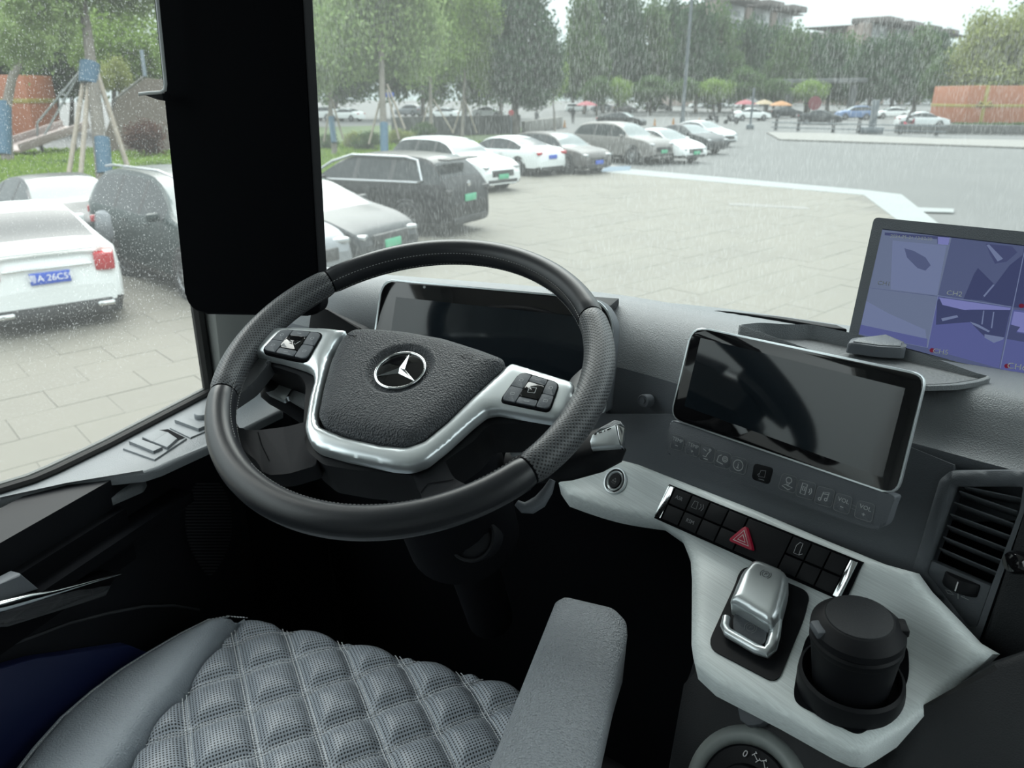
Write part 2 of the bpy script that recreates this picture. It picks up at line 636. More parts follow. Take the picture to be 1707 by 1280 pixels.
def ribbon_geo(line, width, place, h, closed=False):
    """flat raised stroke along a 2D line"""
    L = [np.array(p, float) for p in line]
    n = len(L)
    V, Fc = [], []
    for i in range(n):
        a = L[i - 1] if (i > 0 or closed) else L[i]
        b = L[(i + 1) % n] if (i < n - 1 or closed) else L[i]
        t = b - a
        t = t / (np.linalg.norm(t) + 1e-12)
        s = np.array([-t[1], t[0]]) * width / 2
        V.append(place(*(L[i] + s), h))
        V.append(place(*(L[i] - s), h))
    m = n if closed else n - 1
    for i in range(m):
        j = (i + 1) % n
        Fc.append((2 * i, 2 * i + 1, 2 * j + 1, 2 * j))
    return V, Fc

def strokes(name, lines, width, place, h, m, parent=None):
    """lines: (points, closed) in plane units; one printed mark"""
    return obj(name, *join_geo([ribbon_geo(p, width, place, h, c) for p, c in lines]), m, parent)

def arc(cx, cy, r, a0=0, a1=360, n=16):
    full = abs(a1 - a0) >= 360
    k = n if full else n + 1
    return [(cx + r * math.cos(math.radians(a0 + (a1 - a0) * i / n)), cy + r * math.sin(math.radians(a0 + (a1 - a0) * i / n))) for i in range(k)]

def text(name, s, pos, xd, yd, size, m, parent=None, align='CENTER', world=True, ext=0.0002):
    c = bpy.data.curves.new(name, 'FONT')
    c.body = s
    c.size = size
    c.align_x = align
    c.align_y = 'CENTER'
    c.extrude = ext
    c.resolution_u = 3
    c.materials.append(K[m])
    o = bpy.data.objects.new(name, c)
    X = unit(xd)
    Z = unit(np.cross(X, yd))
    Y = np.cross(Z, X)
    M = Matrix(((X[0], Y[0], Z[0], pos[0]), (X[1], Y[1], Z[1], pos[1]), (X[2], Y[2], Z[2], pos[2]), (0, 0, 0, 1)))
    COL.objects.link(o)
    bpy.context.view_layer.update()
    me = bpy.data.meshes.new_from_object(o.evaluated_get(bpy.context.evaluated_depsgraph_get()))
    me.name = name
    bpy.data.objects.remove(o)
    bpy.data.curves.remove(c)
    o = bpy.data.objects.new(name, me)
    COL.objects.link(o)
    if parent is not None:
        o.parent = parent
        if world:
            o.matrix_parent_inverse = Matrix.Translation(parent.matrix_basis.translation * -1)
    o.matrix_basis = M
    return o

def copy_tree(o, parent=None):
    c = o.copy()
    COL.objects.link(c)
    if parent is not None:
        c.parent = parent
    for ch in list(o.children):
        copy_tree(ch, c)
    return c

# ================================================================== CAB SHELL
def struct(o):
    o['kind'] = 'structure'
    return o

struct(box('floor', (0.05, 0.1, 1.47), (2.5, 3.0, 0.06), 'cabin_shade'))
struct(box('ceiling', (0.05, -0.02, 3.74), (2.6, 2.95, 0.06), 'cabin'))
struct(box('wall_rear', (0.05, -1.42, 2.6), (2.5, 0.06, 2.3), 'cabin'))
bm = bmesh.new()
box_bm(bm, (1.3, -0.05, 1.9), (0.06, 2.8, 0.9))
box_bm(bm, (1.3, -0.85, 2.95), (0.06, 1.15, 1.5))
box_bm(bm, (1.3, 0.4, 3.6), (0.06, 1.7, 0.22))
struct(from_bm('wall_right', bm, 'cabin', None, False))
bm = bmesh.new()
box_bm(bm, (-1.2, -0.95, 2.6), (0.06, 0.95, 2.3))
box_bm(bm, (-1.2, 0.35, 3.62), (0.06, 1.9, 0.2))
struct(from_bm('wall_left', bm, 'cabin', None, False))
# front bulkhead under the dashboard
struct(box('wall_front', (0.05, 1.36, 1.95), (2.3, 0.05, 0.95), 'cabin_shade'))

# windscreen: a curved pane of glass, dirty on its outside
glass_front = dusty_glass('dusty_windscreen_glass', (0.92, 0.97, 0.95), 0.115, 0.30, (330, 330, 80), 0.46, 0.78, 'front')
glass_side = dusty_glass('dusty_side_glass', (0.93, 0.96, 0.94), 0.06, 0.6, (330, 330, 290), 0.55, 0.72, 'side')
clear = bpy.data.materials.new('clear_glass_face')
clear.use_nodes = True
clear.node_tree.nodes.clear()
_t = clear.node_tree.nodes.new('ShaderNodeBsdfTransparent')
_o = clear.node_tree.nodes.new('ShaderNodeOutputMaterial')
clear.node_tree.links.new(_t.outputs[0], _o.inputs[0])

def pane(name, bottom, top, th, dirty, outward):
    """bottom/top: matching rows of points; the outer face carries the dirt"""
    n = len(bottom)
    out = np.asarray(outward, float) * th
    V = [*map(np.asarray, bottom), *map(np.asarray, top)]
    V += [v + out for v in V[:2 * n]]
    Fi, Fo, Fe = [], [], []
    for i in range(n - 1):
        Fi.append((i, i + 1, n + i + 1, n + i))
        Fo.append((2 * n + i, 3 * n + i, 3 * n + i + 1, 2 * n + i + 1))
        Fe += [(i, 2 * n + i, 2 * n + i + 1, i + 1), (n + i, n + i + 1, 3 * n + i + 1, 3 * n + i)]
    Fe += [(0, n, 3 * n, 2 * n), (n - 1, 3 * n - 1, 4 * n - 1, 2 * n - 1)]
    me = mesh_data(name, V, Fi + Fo + Fe, None, True)
    me.materials.append(clear)
    me.materials.append(dirty)
    for i, p in enumerate(me.polygons):
        p.material_index = 1 if len(Fi) <= i < len(Fi) + len(Fo) else 0
    return struct(link(bpy.data.objects.new(name, me)))

ws = [(-1.10, 1.27), (-1.0, 1.315), (-0.8, 1.35), (-0.4, 1.375), (0.1, 1.38), (0.6, 1.37), (0.95, 1.34), (1.12, 1.29), (1.2, 1.25)]
window_1 = pane('window_1', [(x, y, 2.42) for x, y in ws], [(x, y - 0.10, 3.72) for x, y in ws], 0.006, glass_front, (0, 1, 0))
sl = [hit(*p, (-1.13, 0, 0), (1, 0, 0)) for p in ((345, 660), (180, 747), (93, 790), (56, 806), (0, 822))]
sl = [q - np.array([0, 0, 0.03]) for q in sl] + [np.array([-1.13, 0.3, 2.36]), np.array([-1.13, -0.5, 2.40])]
sl = [np.array([-1.13, 1.225, sl[0][2]])] + sl
window_2 = pane('window_2', [tuple(q) for q in sl], [(-1.04, q[1] - (0.02 if i == 0 else 0.03), 3.6) for i, q in enumerate(sl)], 0.005, glass_side, (-1, 0, 0))
window_3 = pane('window_3', [(1.28, 1.2, 2.33), (1.28, -0.3, 2.36)], [(1.22, 1.05, 3.52), (1.22, -0.3, 3.52)], 0.005, glass_side, (1, 0, 0))
# a few printed approval marks at the front lower corner of the side window
sp = Plane((-1.127, 1.1, 2.45), (1, 0, 0), (0, 1, 0))
tr = math.radians(8)
c0 = sp.px(352, 545)
mk = [(arc(c0[0], c0[1], 0.0052, n=14), True), ([(c0[0], c0[1] - 0.005), (c0[0], c0[1])], False)]
for i, (x0, y0, x1, y1) in enumerate(((333, 545, 347, 540), (332, 553, 346, 547), (331, 559, 345, 555))):
    mk.append(([sp.px(x0, y0), sp.px(x1, y1)], False))
strokes('print_mark', mk, 0.0009, sp.P, 0.0, 'rubber', window_2)
strokes('print_mark', [([sp.px(333, 568), sp.px(337, 566)], False), ([sp.px(333, 573), sp.px(337, 571)], False), ([sp.px(335, 567), sp.px(335, 572)], False)], 0.0009, sp.P, 0.0, 'rubber', window_2)

# A-pillar between the driver's window and the windscreen
pil = [(-1.12, 1.245), (-1.115, 1.205), (-1.065, 1.195), (-1.03, 1.215), (-0.985, 1.285), (-1.0, 1.305), (-1.09, 1.262)]
bm = bmesh.new()
mi = [bm.verts.new((x, y, 2.28)) for x, y in pil]
hi = [bm.verts.new((x + 0.10, y - 0.03, 3.7)) for x, y in pil]
for A, B in ((mi, hi),):
    for i in range(len(pil)):
        j = (i + 1) % len(pil)
        bm.faces.new((A[i], A[j], B[j], B[i]))
bm.faces.new(hi); bm.faces.new(mi[::-1])
K['pillar'] = mat('pale_grey_pillar_trim', (0.17, 0.18, 0.175), 0.6)
trim_1 = struct(from_bm('trim_1', bm, 'pillar', None, True))
tube('window_seal', [(-1.098, 1.192, 2.25), (-1.09, 1.187, 2.5), (-0.99, 1.165, 3.65)], 0.013, 'rubber', trim_1, 8)
tube('windscreen_seal', [(-0.955, 1.30, 2.3), (-0.955, 1.298, 2.6), (-0.915, 1.26, 3.68)], 0.006, 'rubber', trim_1, 8)
pr = [(1.2, 1.235), (1.2, 1.12), (1.13, 1.11), (1.1, 1.25), (1.15, 1.28)]
bm = bmesh.new()
lo = [bm.verts.new((x, y, 1.55)) for x, y in pr]
hi = [bm.verts.new((x, y - 0.2, 3.7)) for x, y in pr]
for i in range(len(pr)):
    j = (i + 1) % len(pr)
    bm.faces.new((lo[i], lo[j], hi[j], hi[i]))
bm.faces.new(hi); bm.faces.new(lo[::-1])
struct(from_bm('trim_2', bm, 'pillar', None, True))

# ================================================================== DRIVER'S DOOR
door = struct(thing('door_1', (-1.05, 0.4, 1.55), 'black driver door panel with grey ledge below the side window', None))
LZ = 2.308
lp = Plane((-1.0, 0.8, LZ), (0, 0, 1))
ledge = [(-70, 838), (0, 819), (56, 803), (93, 787), (180, 745), (345, 662), (400, 636), (470, 634), (470, 683), (349, 741), (267, 778), (239, 787), (112, 801), (0, 829), (-70, 848)]
panel('window_ledge', ledge, lp, 0.018, 'dash', door, bevel=0.008, segs=3)
seal_in = [level(*p, LZ + 0.004) for p in ((400, 630), (345, 656), (180, 742), (93, 784), (56, 800), (0, 817), (-70, 836))] + [np.array([-1.122, 0.3, LZ + 0.012]), np.array([-1.122, -0.5, LZ + 0.02])]
tube('window_seal', seal_in, 0.008, 'rubber', door, 8)
seal_out = [q + np.array([-0.016, 0, 0.002]) for q in seal_in]
tube('window_rail', seal_out, 0.006, 'pillar', door, 8)
DX = -0.985
box('ledge_rear', (-1.125, 0.02, LZ - 0.002), (0.035, 1.1, 0.018), 'dash', door, bevel=0.006)
dp = Plane((DX, 0.6, 2.0), (1, 0, 0), (0, 1, 0))
box('door_panel', (DX - 0.055, 0.28, 1.9), (0.09, 1.72, 0.80), 'black', door)
box('hinge_panel', (-1.02, 1.24, 1.9), (0.16, 0.22, 0.80), 'soft_black', door)
# pocket armrest
ap = Plane((-0.9, 0.7, 2.272), (0, 0, 1))
armp = [(112, 803), (233, 789), (243, 795), (236, 806), (130, 851), (0, 915), (-90, 962), (-90, 938), (0, 893), (112, 836), (131, 822), (128, 812)]
pillow('pocket_armrest', ap.uv(rounded(armp, 3, 2)), ap.P, lambda U, Vv, d: 0.006 * (1 - np.exp(-d / 0.005)) - 0.003, 0.006, 'dash', door, 0.014)
panel('armrest_flank', armp, ap.off(-0.014), 0.16, 'black', door, bevel=0.0, segs=3)
box('pocket_floor', (-1.0, 0.5, 2.21), (0.10, 0.9, 0.02), 'soft_black', door)
a2 = Plane((-0.9, 0.7, 2.16), (0, 0, 1))
box('door_pocket', (-0.985, 0.45, 2.2), (0.02, 0.75, 0.10), 'soft_black', door)
hp = Plane((DX + 0.045, 0.6, 2.0), (1, 0, 0), (0, 1, 0))
panel('handle_bezel', [(-80, 985), (0, 1012), (70, 992), (197, 956), (179, 995), (14, 1047), (-80, 1050)], hp, 0.04, 'gloss_black', door, bevel=0.006)
hb = [hp.P(*hp.px(*p), 0.006) for p in ((-60, 1022), (0, 1008), (45, 996), (87, 986), (140, 971), (197, 955))]
tube('chrome_handle', hb, [0.007, 0.0085, 0.0075, 0.004, 0.0022, 0.0012], 'chrome', door, 10)
panel('handle_flap', [(-60, 1000), (0, 974), (35, 956), (66, 982), (0, 1003)], hp.off(-0.015), 0.02, 'dash_dark', door, bevel=0.003)
K['crease'] = mat('door_dark_plastic', (0.030, 0.032, 0.036), 0.6)
g1 = [dp.P(*dp.px(*p), 0.003) for p in ((-60, 1098), (0, 1079), (56, 1059), (112, 1038), (180, 1021), (239, 1010), (290, 1009), (330, 1016))]
tube('panel_crease', g1, 0.0025, K['crease'], door, 6)
# speaker grille: ridges one by one
for i in range(30):
    y = 806 + i * 5.2
    w = math.sin(math.pi * min(1, (i + 3) / 34)) ** 0.6
    x0, x1 = 345 - 44 * w + i * 0.5, 345 + 44 * w - i * 0.3
    q = [dp.P(*dp.px(x, y), 0.002) for x in (x0, x1)]
    tube('grille_ridge', q, 0.0016, K['crease'], door, 5)
# navy step panel low down beside the seat
panel('step_panel', [(-90, 1140), (60, 1098), (215, 1075), (330, 1120), (330, 1300), (-90, 1310)], dp.off(0.012), 0.02, 'navy', door, bevel=0.004)
# window and mirror switches
sw = thing('window_switch_panel', level(260, 745, LZ), 'grey window switch block set in the door ledge', 'switch panel')
panel('base_plate', [(205, 750), (283, 717), (312, 733), (258, 769)], lp, 0.012, 'dash', sw, bevel=0.0025, h=0.004)
panel('recess', [(262, 721), (281, 719), (309, 733), (262, 752), (236, 737)], lp, 0.006, 'soft_black', sw, h=0.0048)
for o_, hh in (((218, 744), 0.009),):
    panel('switch', [(216, 743), (230, 737), (272, 753), (257, 760)], lp, 0.008, 'dash', sw, bevel=0.0015, h=0.010)
panel('rocker', [(238, 735), (262, 722), (281, 727), (255, 743)], lp, 0.008, 'dash', sw, bevel=0.002, h=0.009)
panel('rocker', [(255, 743), (281, 727), (297, 738), (280, 753)], lp, 0.008, 'dash', sw, bevel=0.002, h=0.0095)
sw2 = thing('mirror_switch_panel', level(330, 700, LZ), 'grey mirror switch block with round knob near the wheel', 'switch panel')
panel('base_plate', [(283, 715), (330, 690), (375, 672), (395, 690), (340, 722), (318, 732)], lp, 0.010, 'dash', sw2, bevel=0.002, h=0.003)
panel('switch', [(292, 707), (306, 700), (346, 716), (332, 722)], lp, 0.008, 'dash', sw2, bevel=0.0015, h=0.010)
lathe('knob', level(340, 697, LZ), (0, 0, 1), [(0.017, 0), (0.017, 0.010), (0.015, 0.013), (0.006, 0.014)], 'dash', sw2, 24)

# ================================================================== DASHBOARD
K['console_black'] = mat('console_dark_plastic', (0.020, 0.022, 0.025), 0.55, spec=0.3, bump=('voronoi', 600, 0.3))
dash = thing('dashboard', (0, 1.2, 1.6), 'dark grey grained dashboard running below the windscreen', 'dashboard')
lips = [(-0.90, 1.16), (-0.86, 1.135), (-0.8, 1.118), (-0.7, 1.11), (-0.45, 1.115), (-0.28, 1.115), (-0.20, 1.095), (-0.12, 1.055), (0.0, 0.992), (0.10, 0.94), (0.19, 0.892), (0.26, 0.86), (0.36, 0.825), (0.55, 0.79), (0.85, 0.78), (1.15, 0.80)]
rears = {-1.06: 1.20}
prof = [(None, 2.50), (None, 2.556), (-0.13, 2.583), (-0.085, 2.582), (-0.065, 2.577), (-0.047, 2.560), (-0.030, 2.538), (-0.018, 2.527), (-0.004, 2.521), (0.0, 2.512), (-0.004, 2.503), (-0.012, 2.46), (-0.020, 2.40), (-0.032, 2.30), (-0.06, 2.15), (-0.10, 1.95), (-0.13, 1.55)]
nose = dict(zip(range(2, 14), [(-0.13, 2.583), (-0.10, 2.579), (-0.075, 2.570), (-0.052, 2.556), (-0.033, 2.538), (-0.020, 2.520), (-0.010, 2.50), (-0.003, 2.475), (0.0, 2.45), (-0.004, 2.42), (-0.012, 2.38), (-0.032, 2.30)]))   # rounder nose left of the centre display
def rear_y(x):
    return float(np.interp(x, [-1.06, -0.77, -0.26, -0.06, 0.135, 0.5, 0.9, 1.15], [1.17, 1.28, 1.318, 1.305, 1.262, 1.25, 1.22, 1.15]))
LX = np.array([p[0] for p in lips]); LY = np.array([p[1] for p in lips])
xs = np.linspace(-0.90, 1.15, 90)
ys = np.interp(xs, LX, LY)
ys = np.convolve(np.pad(ys, 3, mode='edge'), np.ones(7) / 7, 'valid')
V, Fc = [], []
for i, (x, y) in enumerate(zip(xs, ys)):
    t = unit(np.array([xs[min(i + 1, 89)] - xs[max(i - 1, 0)], ys[min(i + 1, 89)] - ys[max(i - 1, 0)]]))
    no = np.array([t[1], -t[0]])
    for k, (o_, zz) in enumerate(prof):
        if o_ is None:
            V.append((x, rear_y(x) + (0.01 if k == 0 else 0), zz))
        else:
            kk = float(np.interp(x, [0.03, 0.19], [0.0, 1.0]))
            lo_, lz_ = nose[k] if k in nose else (o_, zz)
            oq, zq = lo_ + (o_ - lo_) * kk, lz_ + (zz - lz_) * kk
            V.append((x + no[0] * oq, y + no[1] * oq, zq))
npf = len(prof)
Fl, Ff = [], []
for i in range(89):
    for k in range(npf - 1):
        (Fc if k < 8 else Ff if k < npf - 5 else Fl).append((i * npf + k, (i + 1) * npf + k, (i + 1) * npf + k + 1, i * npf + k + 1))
Fc.append(tuple(range(npf)))
Fc.append(tuple(range(89 * npf, 90 * npf))[::-1])
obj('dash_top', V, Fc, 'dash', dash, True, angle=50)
obj('dash_underside', V, Fl, 'soft_black', dash, True, angle=50)  # lower dash split off and blackened, footwell shade put into its colour
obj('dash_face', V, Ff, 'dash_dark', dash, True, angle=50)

# face panel behind the centre display
disp_n = facing(-29, 14.3)
disp_pl = Plane(at(1300, 690, 0.88), disp_n)
face_pl = disp_pl.off(-0.102)
panel('centre_face', [(1010, 690), (1110, 690), (1250, 690), (1400, 715), (1500, 738), (1590, 775), (1590, 830), (1540, 965), (1440, 945), (1239, 850), (1039, 772), (960, 745), (990, 620)], face_pl, 0.03, 'dash_dark', dash)
# round sensor plug on the face
sc_pl = face_pl.off(0.016)
sc_ = sc_pl.P(*sc_pl.px(1073, 668), 0)
lathe('sensor_plug', sc_, face_pl.n, [(0.0100, -0.014), (0.0100, 0.002), (0.0085, 0.003), (0.0075, 0.0012), (0.004, 0.0012), (0.004, 0.003), (0.001, 0.003)], 'dash_dark', dash, 24)
# dark under-dash beside the driver
panel('lower_shroud', [(520, 500), (545, 520), (600, 545), (640, 575), (640, 640), (500, 640)], Plane((-0.5, 1.085, 2.5), facing(0, 12)), 0.02, 'black', dash, bevel=0.004)
# hinge trough at the windscreen foot, right of the gauge display
panel('cowl_strip', [(960, 492), (1032, 497), (1018, 509), (950, 505)], Plane((0, 1.2, 2.588), (0, 0, 1)), 0.012, 'black', dash, bevel=0.002)
panel('cowl_strip', [(1190, 516), (1300, 527), (1395, 541), (1412, 548), (1385, 546), (1300, 531)], Plane((0, 1.2, 2.572), (0, 0, 1)), 0.008, 'black', dash, bevel=0.002)

# storage tray on top of the dash
tz = 2.584
tp = Plane((0, 1, tz), (0, 0, 1))
tray = thing('dash_tray', tp.P(*tp.px(1420, 590)), 'shallow grey storage tray on the dashboard behind the centre display', 'tray')
touter = [(1225, 560), (1262, 546), (1310, 541), (1350, 541), (1420, 556), (1530, 580), (1640, 610), (1657, 622), (1640, 634), (1598, 642), (1540, 644), (1440, 615), (1320, 585)]
tin = []
tray_h = [0.004, 0.013, 0.020, 0.020, 0.020, 0.020, 0.017, 0.010, 0.003, 0.002, 0.002, 0.002, 0.003]
uvo = rounded([tp.off(hh).px(*p_) for p_, hh in zip(touter, tray_h)], 0.008, 3)
cen = np.mean(uvo, 0)
uvi = [tuple(np.array(q) + (cen - np.array(q)) * 0.085) for q in uvo]
n = len(uvo)
bmin, bmax = min(b for _, b in uvo), max(b for _, b in uvo)
rise = lambda b: 0.002 + 0.018 * float(np.clip((b - bmin) / (bmax - bmin) * 1.9 - 0.45, 0, 1))
V = [tp.P(a, b, -0.004) for a, b in uvo] + [tp.P(a, b, rise(b)) for a, b in uvo] + [tp.P(*(np.array(a) * 0.75 + np.array(b) * 0.25), rise(a[1]) + 0.001) for a, b in zip(uvo, uvi)] + [tp.P(a, b, 0.0005) for a, b in uvi]
Fc = [(k * n + i, k * n + (i + 1) % n, (k + 1) * n + (i + 1) % n, (k + 1) * n + i) for k in range(3) for i in range(n)]
obj('tray_wall', V, Fc, 'dash', tray, True, angle=60)
slab('tray_floor', uvi, tp, 0.006, mat('tray_mat', (0.13, 0.14, 0.148), 0.6, bump=('voronoi', 260, 0.8)), tray, h=0.0012)
pad = thing('phone_pad', tp.P(*tp.px(1455, 590)), 'flat black wedge-shaped pad lying in the dash tray', 'pad')
pb = Plane((0, 1, tz + 0.004), (0, 0, 1))
q = pb.uv([(1408, 590), (1418, 583), (1475, 575), (1508, 592), (1506, 600), (1462, 598)])
bm = bmesh.new()
bm_prism(bm, [pb.P(a, b, 0.016) for a, b in rounded(q, 0.006, 3)], (0, 0, -0.014), 0.004, 2)
from_bm('pad_body', bm, 'gloss_black' if False else 'dash_dark', pad)
slab('pad_top', [tuple(np.array(a) * 0.8 + np.mean(q, 0) * 0.2) for a in q], pb, 0.002, 'dash', pad, bevel=0.001, h=0.0175)

# ------------------------------------------------------------------ brushed centre panel
D1 = unit([0.81, -0.587, 0])
NH = unit([-0.587, -0.81, 0])
qz = [(-0.800, 2.468), (-0.762, 2.400), (-0.745, 2.366), (-0.727, 2.333), (-0.715, 2.319), (-0.700, 2.3115), (-0.66, 2.302), (-0.595, 2.285), (-0.45, 2.246), (-0.30, 2.205)]
QA = np.array(qz)
_s = np.r_[0, np.cumsum(np.linalg.norm(np.diff(QA, axis=0), axis=1))]
_ss = np.linspace(0, _s[-1], 160)
QQ = np.interp(_ss, _s, QA[:, 0]); ZZ = np.interp(_ss, _s, QA[:, 1])
_k = np.ones(9) / 9
QQ[4:-4] = np.convolve(QQ, _k, 'valid'); ZZ[4:-4] = np.convolve(ZZ, _k, 'valid')
_ang = np.arctan2(np.gradient(ZZ), np.gradient(QQ))

def plate_P(s, t, h=0.0):
    q = np.interp(t, _ss, QQ); zz = np.interp(t, _ss, ZZ); a = np.interp(t, _ss, _ang)
    nq, nz = -math.sin(a), math.cos(a)
    return D1 * s + NH * (q + nq * h) + np.array([0, 0, zz + nz * h])

def plate_px(x, y):
    d = ray(x, y)
    dq, dz = d @ NH, d[2]
    # first crossing of the sight line with the profile
    k = (QQ - EYE @ NH) * dz - (ZZ - EYE[2]) * dq
    i = np.nonzero(np.sign(k[:-1]) != np.sign(k[1:]))[0]
    i = i[0] if len(i) else 80
    f = k[i] / (k[i] - k[i + 1])
    t = _ss[i] + f * (_ss[i + 1] - _ss[i])
    q = np.interp(t, _ss, QQ); zz = np.interp(t, _ss, ZZ)
    dist = (zz - EYE[2]) / dz
    return ((EYE + d * dist) @ D1, t)

def plate_patch(name, px, m, parent, h, thick, r=0, step=0.008, holes=(), edge=0.0, rpx=0):
    uv = [plate_px(*p) for p in (rounded(px, rpx) if rpx else px)]
    hs = [[plate_px(*p) for p in (rounded(q_, rp) if rp else q_)] for q_, rp in holes]
    return pillow(name, uv, plate_P, lambda U, Vv, d: h - edge * np.clip(1 - d / (2.2 * max(edge, 1e-6)), 0, 1) ** 2, step, m, parent, thick, hs)

console = thing('console_trim', plate_P(*plate_px(1250, 1000)), 'brushed grey aluminium panel sweeping from column to centre console', 'trim panel')
plate_outline = [(930, 800), (948, 787), (1000, 757), (1039, 765), (1141, 806), (1236, 844), (1363, 898), (1460, 937), (1516, 952), (1538, 984), (1621, 1072), (1652, 1090), (1600, 1136), (1462, 1238), (1440, 1250), (1418, 1248), (1390, 1236), (1300, 1187), (1190, 1132), (1160, 1104), (1152, 1070), (1153, 960), (1150, 925), (1132, 892), (1096, 868), (1000, 840), (945, 820)]
plate_patch('brushed_plate', plate_outline, 'brushed', console, 0.0, 0.024, step=0.007, edge=0.006)
# start button
stb = thing('start_button', plate_P(*plate_px(1027, 802)), 'round chrome-ringed start button on the brushed panel', 'button')
su, st = plate_px(1027, 802)
def plate_frame(x, y):
    s, t = plate_px(x, y)
    p = plate_P(s, t)
    n_ = unit(plate_P(s, t, 0.01) - p)
    return p, n_
bp_, bn_ = plate_frame(1027, 802)
lathe('ring', bp_, bn_, [(0.0215, -0.003), (0.0215, 0.003), (0.0205, 0.0045), (0.0190, 0.0042), (0.0183, 0.001)], 'satin', stb, 40)
lathe('groove', bp_, bn_, [(0.0185, 0.0), (0.0185, 0.0018), (0.0155, 0.0018)], 'black', stb, 40)
lathe('inner_ring', bp_, bn_, [(0.0158, 0.0), (0.0158, 0.004), (0.0150, 0.0050), (0.0125, 0.0030), (0.012, 0.001)], 'satin', stb, 40)
lathe('button', bp_, bn_, [(0.0118, 0.0), (0.0118, 0.0030), (0.0105, 0.004), (0.004, 0.0038)], 'black', stb, 32)
bpl = Plane(bp_, bn_)
strokes('button_symbol', [([(-0.004, -0.001), (0, 0.004), (0.004, -0.001)], True)], 0.0007, bpl.P, 0.0044, 'mark', stb)
text('button_lettering', 'ENGINE', bpl.P(0, -0.004, 0.0044), bpl.u, bpl.v, 0.0026, 'mark_dim', stb)

# ------------------------------------------------------------------ switch bank with hazard button
bank = thing('switch_bank', plate_P(*plate_px(1260, 905)), 'black two-row switch bank with chrome ends and red hazard triangle', 'switches')
BQ = [np.array(p, float) for p in ((1117, 811), (1434, 939), (1404, 999), (1094, 862))]
def bankpx(u, v):
    return tuple((BQ[0] * (1 - u) + BQ[1] * u) * (1 - v) + (BQ[3] * (1 - u) + BQ[2] * u) * v)
bq3 = [plate_P(*plate_px(*p), 0.003) for p in BQ]
bank_n = unit(np.cross(bq3[1] - bq3[0], bq3[0] - bq3[3]))
bank_pl = Plane(np.mean(bq3, 0), bank_n, bq3[1] - bq3[0])
def bank_panel(name, u0, u1, v0, v1, th, m, h, bevel=0.001, parent=bank):
    px = [bankpx(u0, v0), bankpx(u1, v0), bankpx(u1, v1), bankpx(u0, v1)]
    return panel(name, px, bank_pl, th, m, parent, bevel, h=h)
bank_panel('housing', -0.008, 1.008, -0.06, 1.05, 0.014, 'soft_black', 0.001)
cols = [0.035, 0.125, 0.22, 0.318, 0.42, 0.655, 0.755, 0.855, 0.955]
for i in range(8):
    a, b = cols[i] + 0.003, cols[i + 1] - 0.003
    for v0, v1 in ((0.0, 0.47), (0.52, 0.97)):
        if i == 4:
            continue
        bank_panel('switch', a, b, v0, v1, 0.006, 'black', 0.0055, 0.0012)
bank_panel('hazard_plate', cols[4] + 0.003, cols[5] - 0.003, 0.0, 0.97, 0.006, 'black', 0.0050, 0.0012)
bank_panel('chrome_end', 0.0, 0.033, -0.02, 0.98, 0.008, 'chrome', 0.0065, 0.0015)
bank_panel('chrome_end', 0.958, 0.995, 0.0, 1.0, 0.008, 'chrome', 0.0065, 0.0015)
tri = [(1250, 878), (1262, 921), (1220, 903)]
hz = panel('hazard_button', tri, bank_pl, 0.010, 'red', bank, bevel=0.002, r=6, h=0.011)
cx_, cy_ = np.mean(tri, 0)
hl = []
for k_ in (0.60, 0.30):
    hl.append(([bank_pl.px(cx_ + (x - cx_) * k_, cy_ + (y - cy_) * k_) for x, y in tri], True))
obj('hazard_symbol', *join_geo([ribbon_geo(p_, 0.0014, bank_pl.P, 0.0116, True) for p_, _ in hl]), 'white_mark', hz)
for (u_, v_, s_) in ((0.075, 0.22, 'ASR'), (0.172, 0.72, 'RSM')):
    a_ = bank_pl.px(*bankpx(u_, v_))
    text('switch_lettering', s_, bank_pl.P(*a_, 0.0060), bank_pl.u, bank_pl.v, 0.0075, 'mark_dim', bank)
a_ = bank_pl.px(*bankpx(0.17, 0.24))
strokes('switch_symbol', [([(a_[0] - .008, a_[1] - .004), (a_[0] - .006, a_[1] + .006), (a_[0], a_[1] + .006), (a_[0] + .001, a_[1] - .004)], True), ([(a_[0] + .005, a_[1] + .005), (a_[0] + .007, a_[1] + .001), (a_[0] + .005, a_[1] - .003)], False), ([(a_[0] + .009, a_[1] + .006), (a_[0] + .011, a_[1] + .001), (a_[0] + .009, a_[1] - .004)], False)], 0.0008, bank_pl.P, 0.0060, 'mark_dim', bank)
a_ = bank_pl.px(*bankpx(0.705, 0.25))
strokes('switch_symbol', [([(a_[0] - .003, a_[1] - .007), (a_[0] - .003, a_[1] + .003), (a_[0], a_[1] + .008), (a_[0] + .004, a_[1] + .008), (a_[0] + .004, a_[1] - .007)], True), ([(a_[0] + .004, a_[1] - .007), (a_[0] + .008, a_[1] - .004)], False)], 0.0008, bank_pl.P, 0.0060, 'mark', bank)

# ------------------------------------------------------------------ parking brake lever
pk = thing('parking_brake_lever', plate_P(*plate_px(1255, 1080)), 'satin silver parking brake lever on a black plate', 'lever')
plate_patch('base_plate', [(1240, 940), (1354, 988), (1296, 1142), (1178, 1080)], 'black', pk, 0.002, 0.004, step=0.012, rpx=22)
def S3(x, y, h):
    """point h metres above the panel along its local normal at a sighted spot"""
    s_, t_ = plate_px(x, y)
    return plate_P(s_, t_, h)
pk_n = unit(plate_P(*plate_px(1265, 1040), 0.01) - plate_P(*plate_px(1265, 1040), 0))
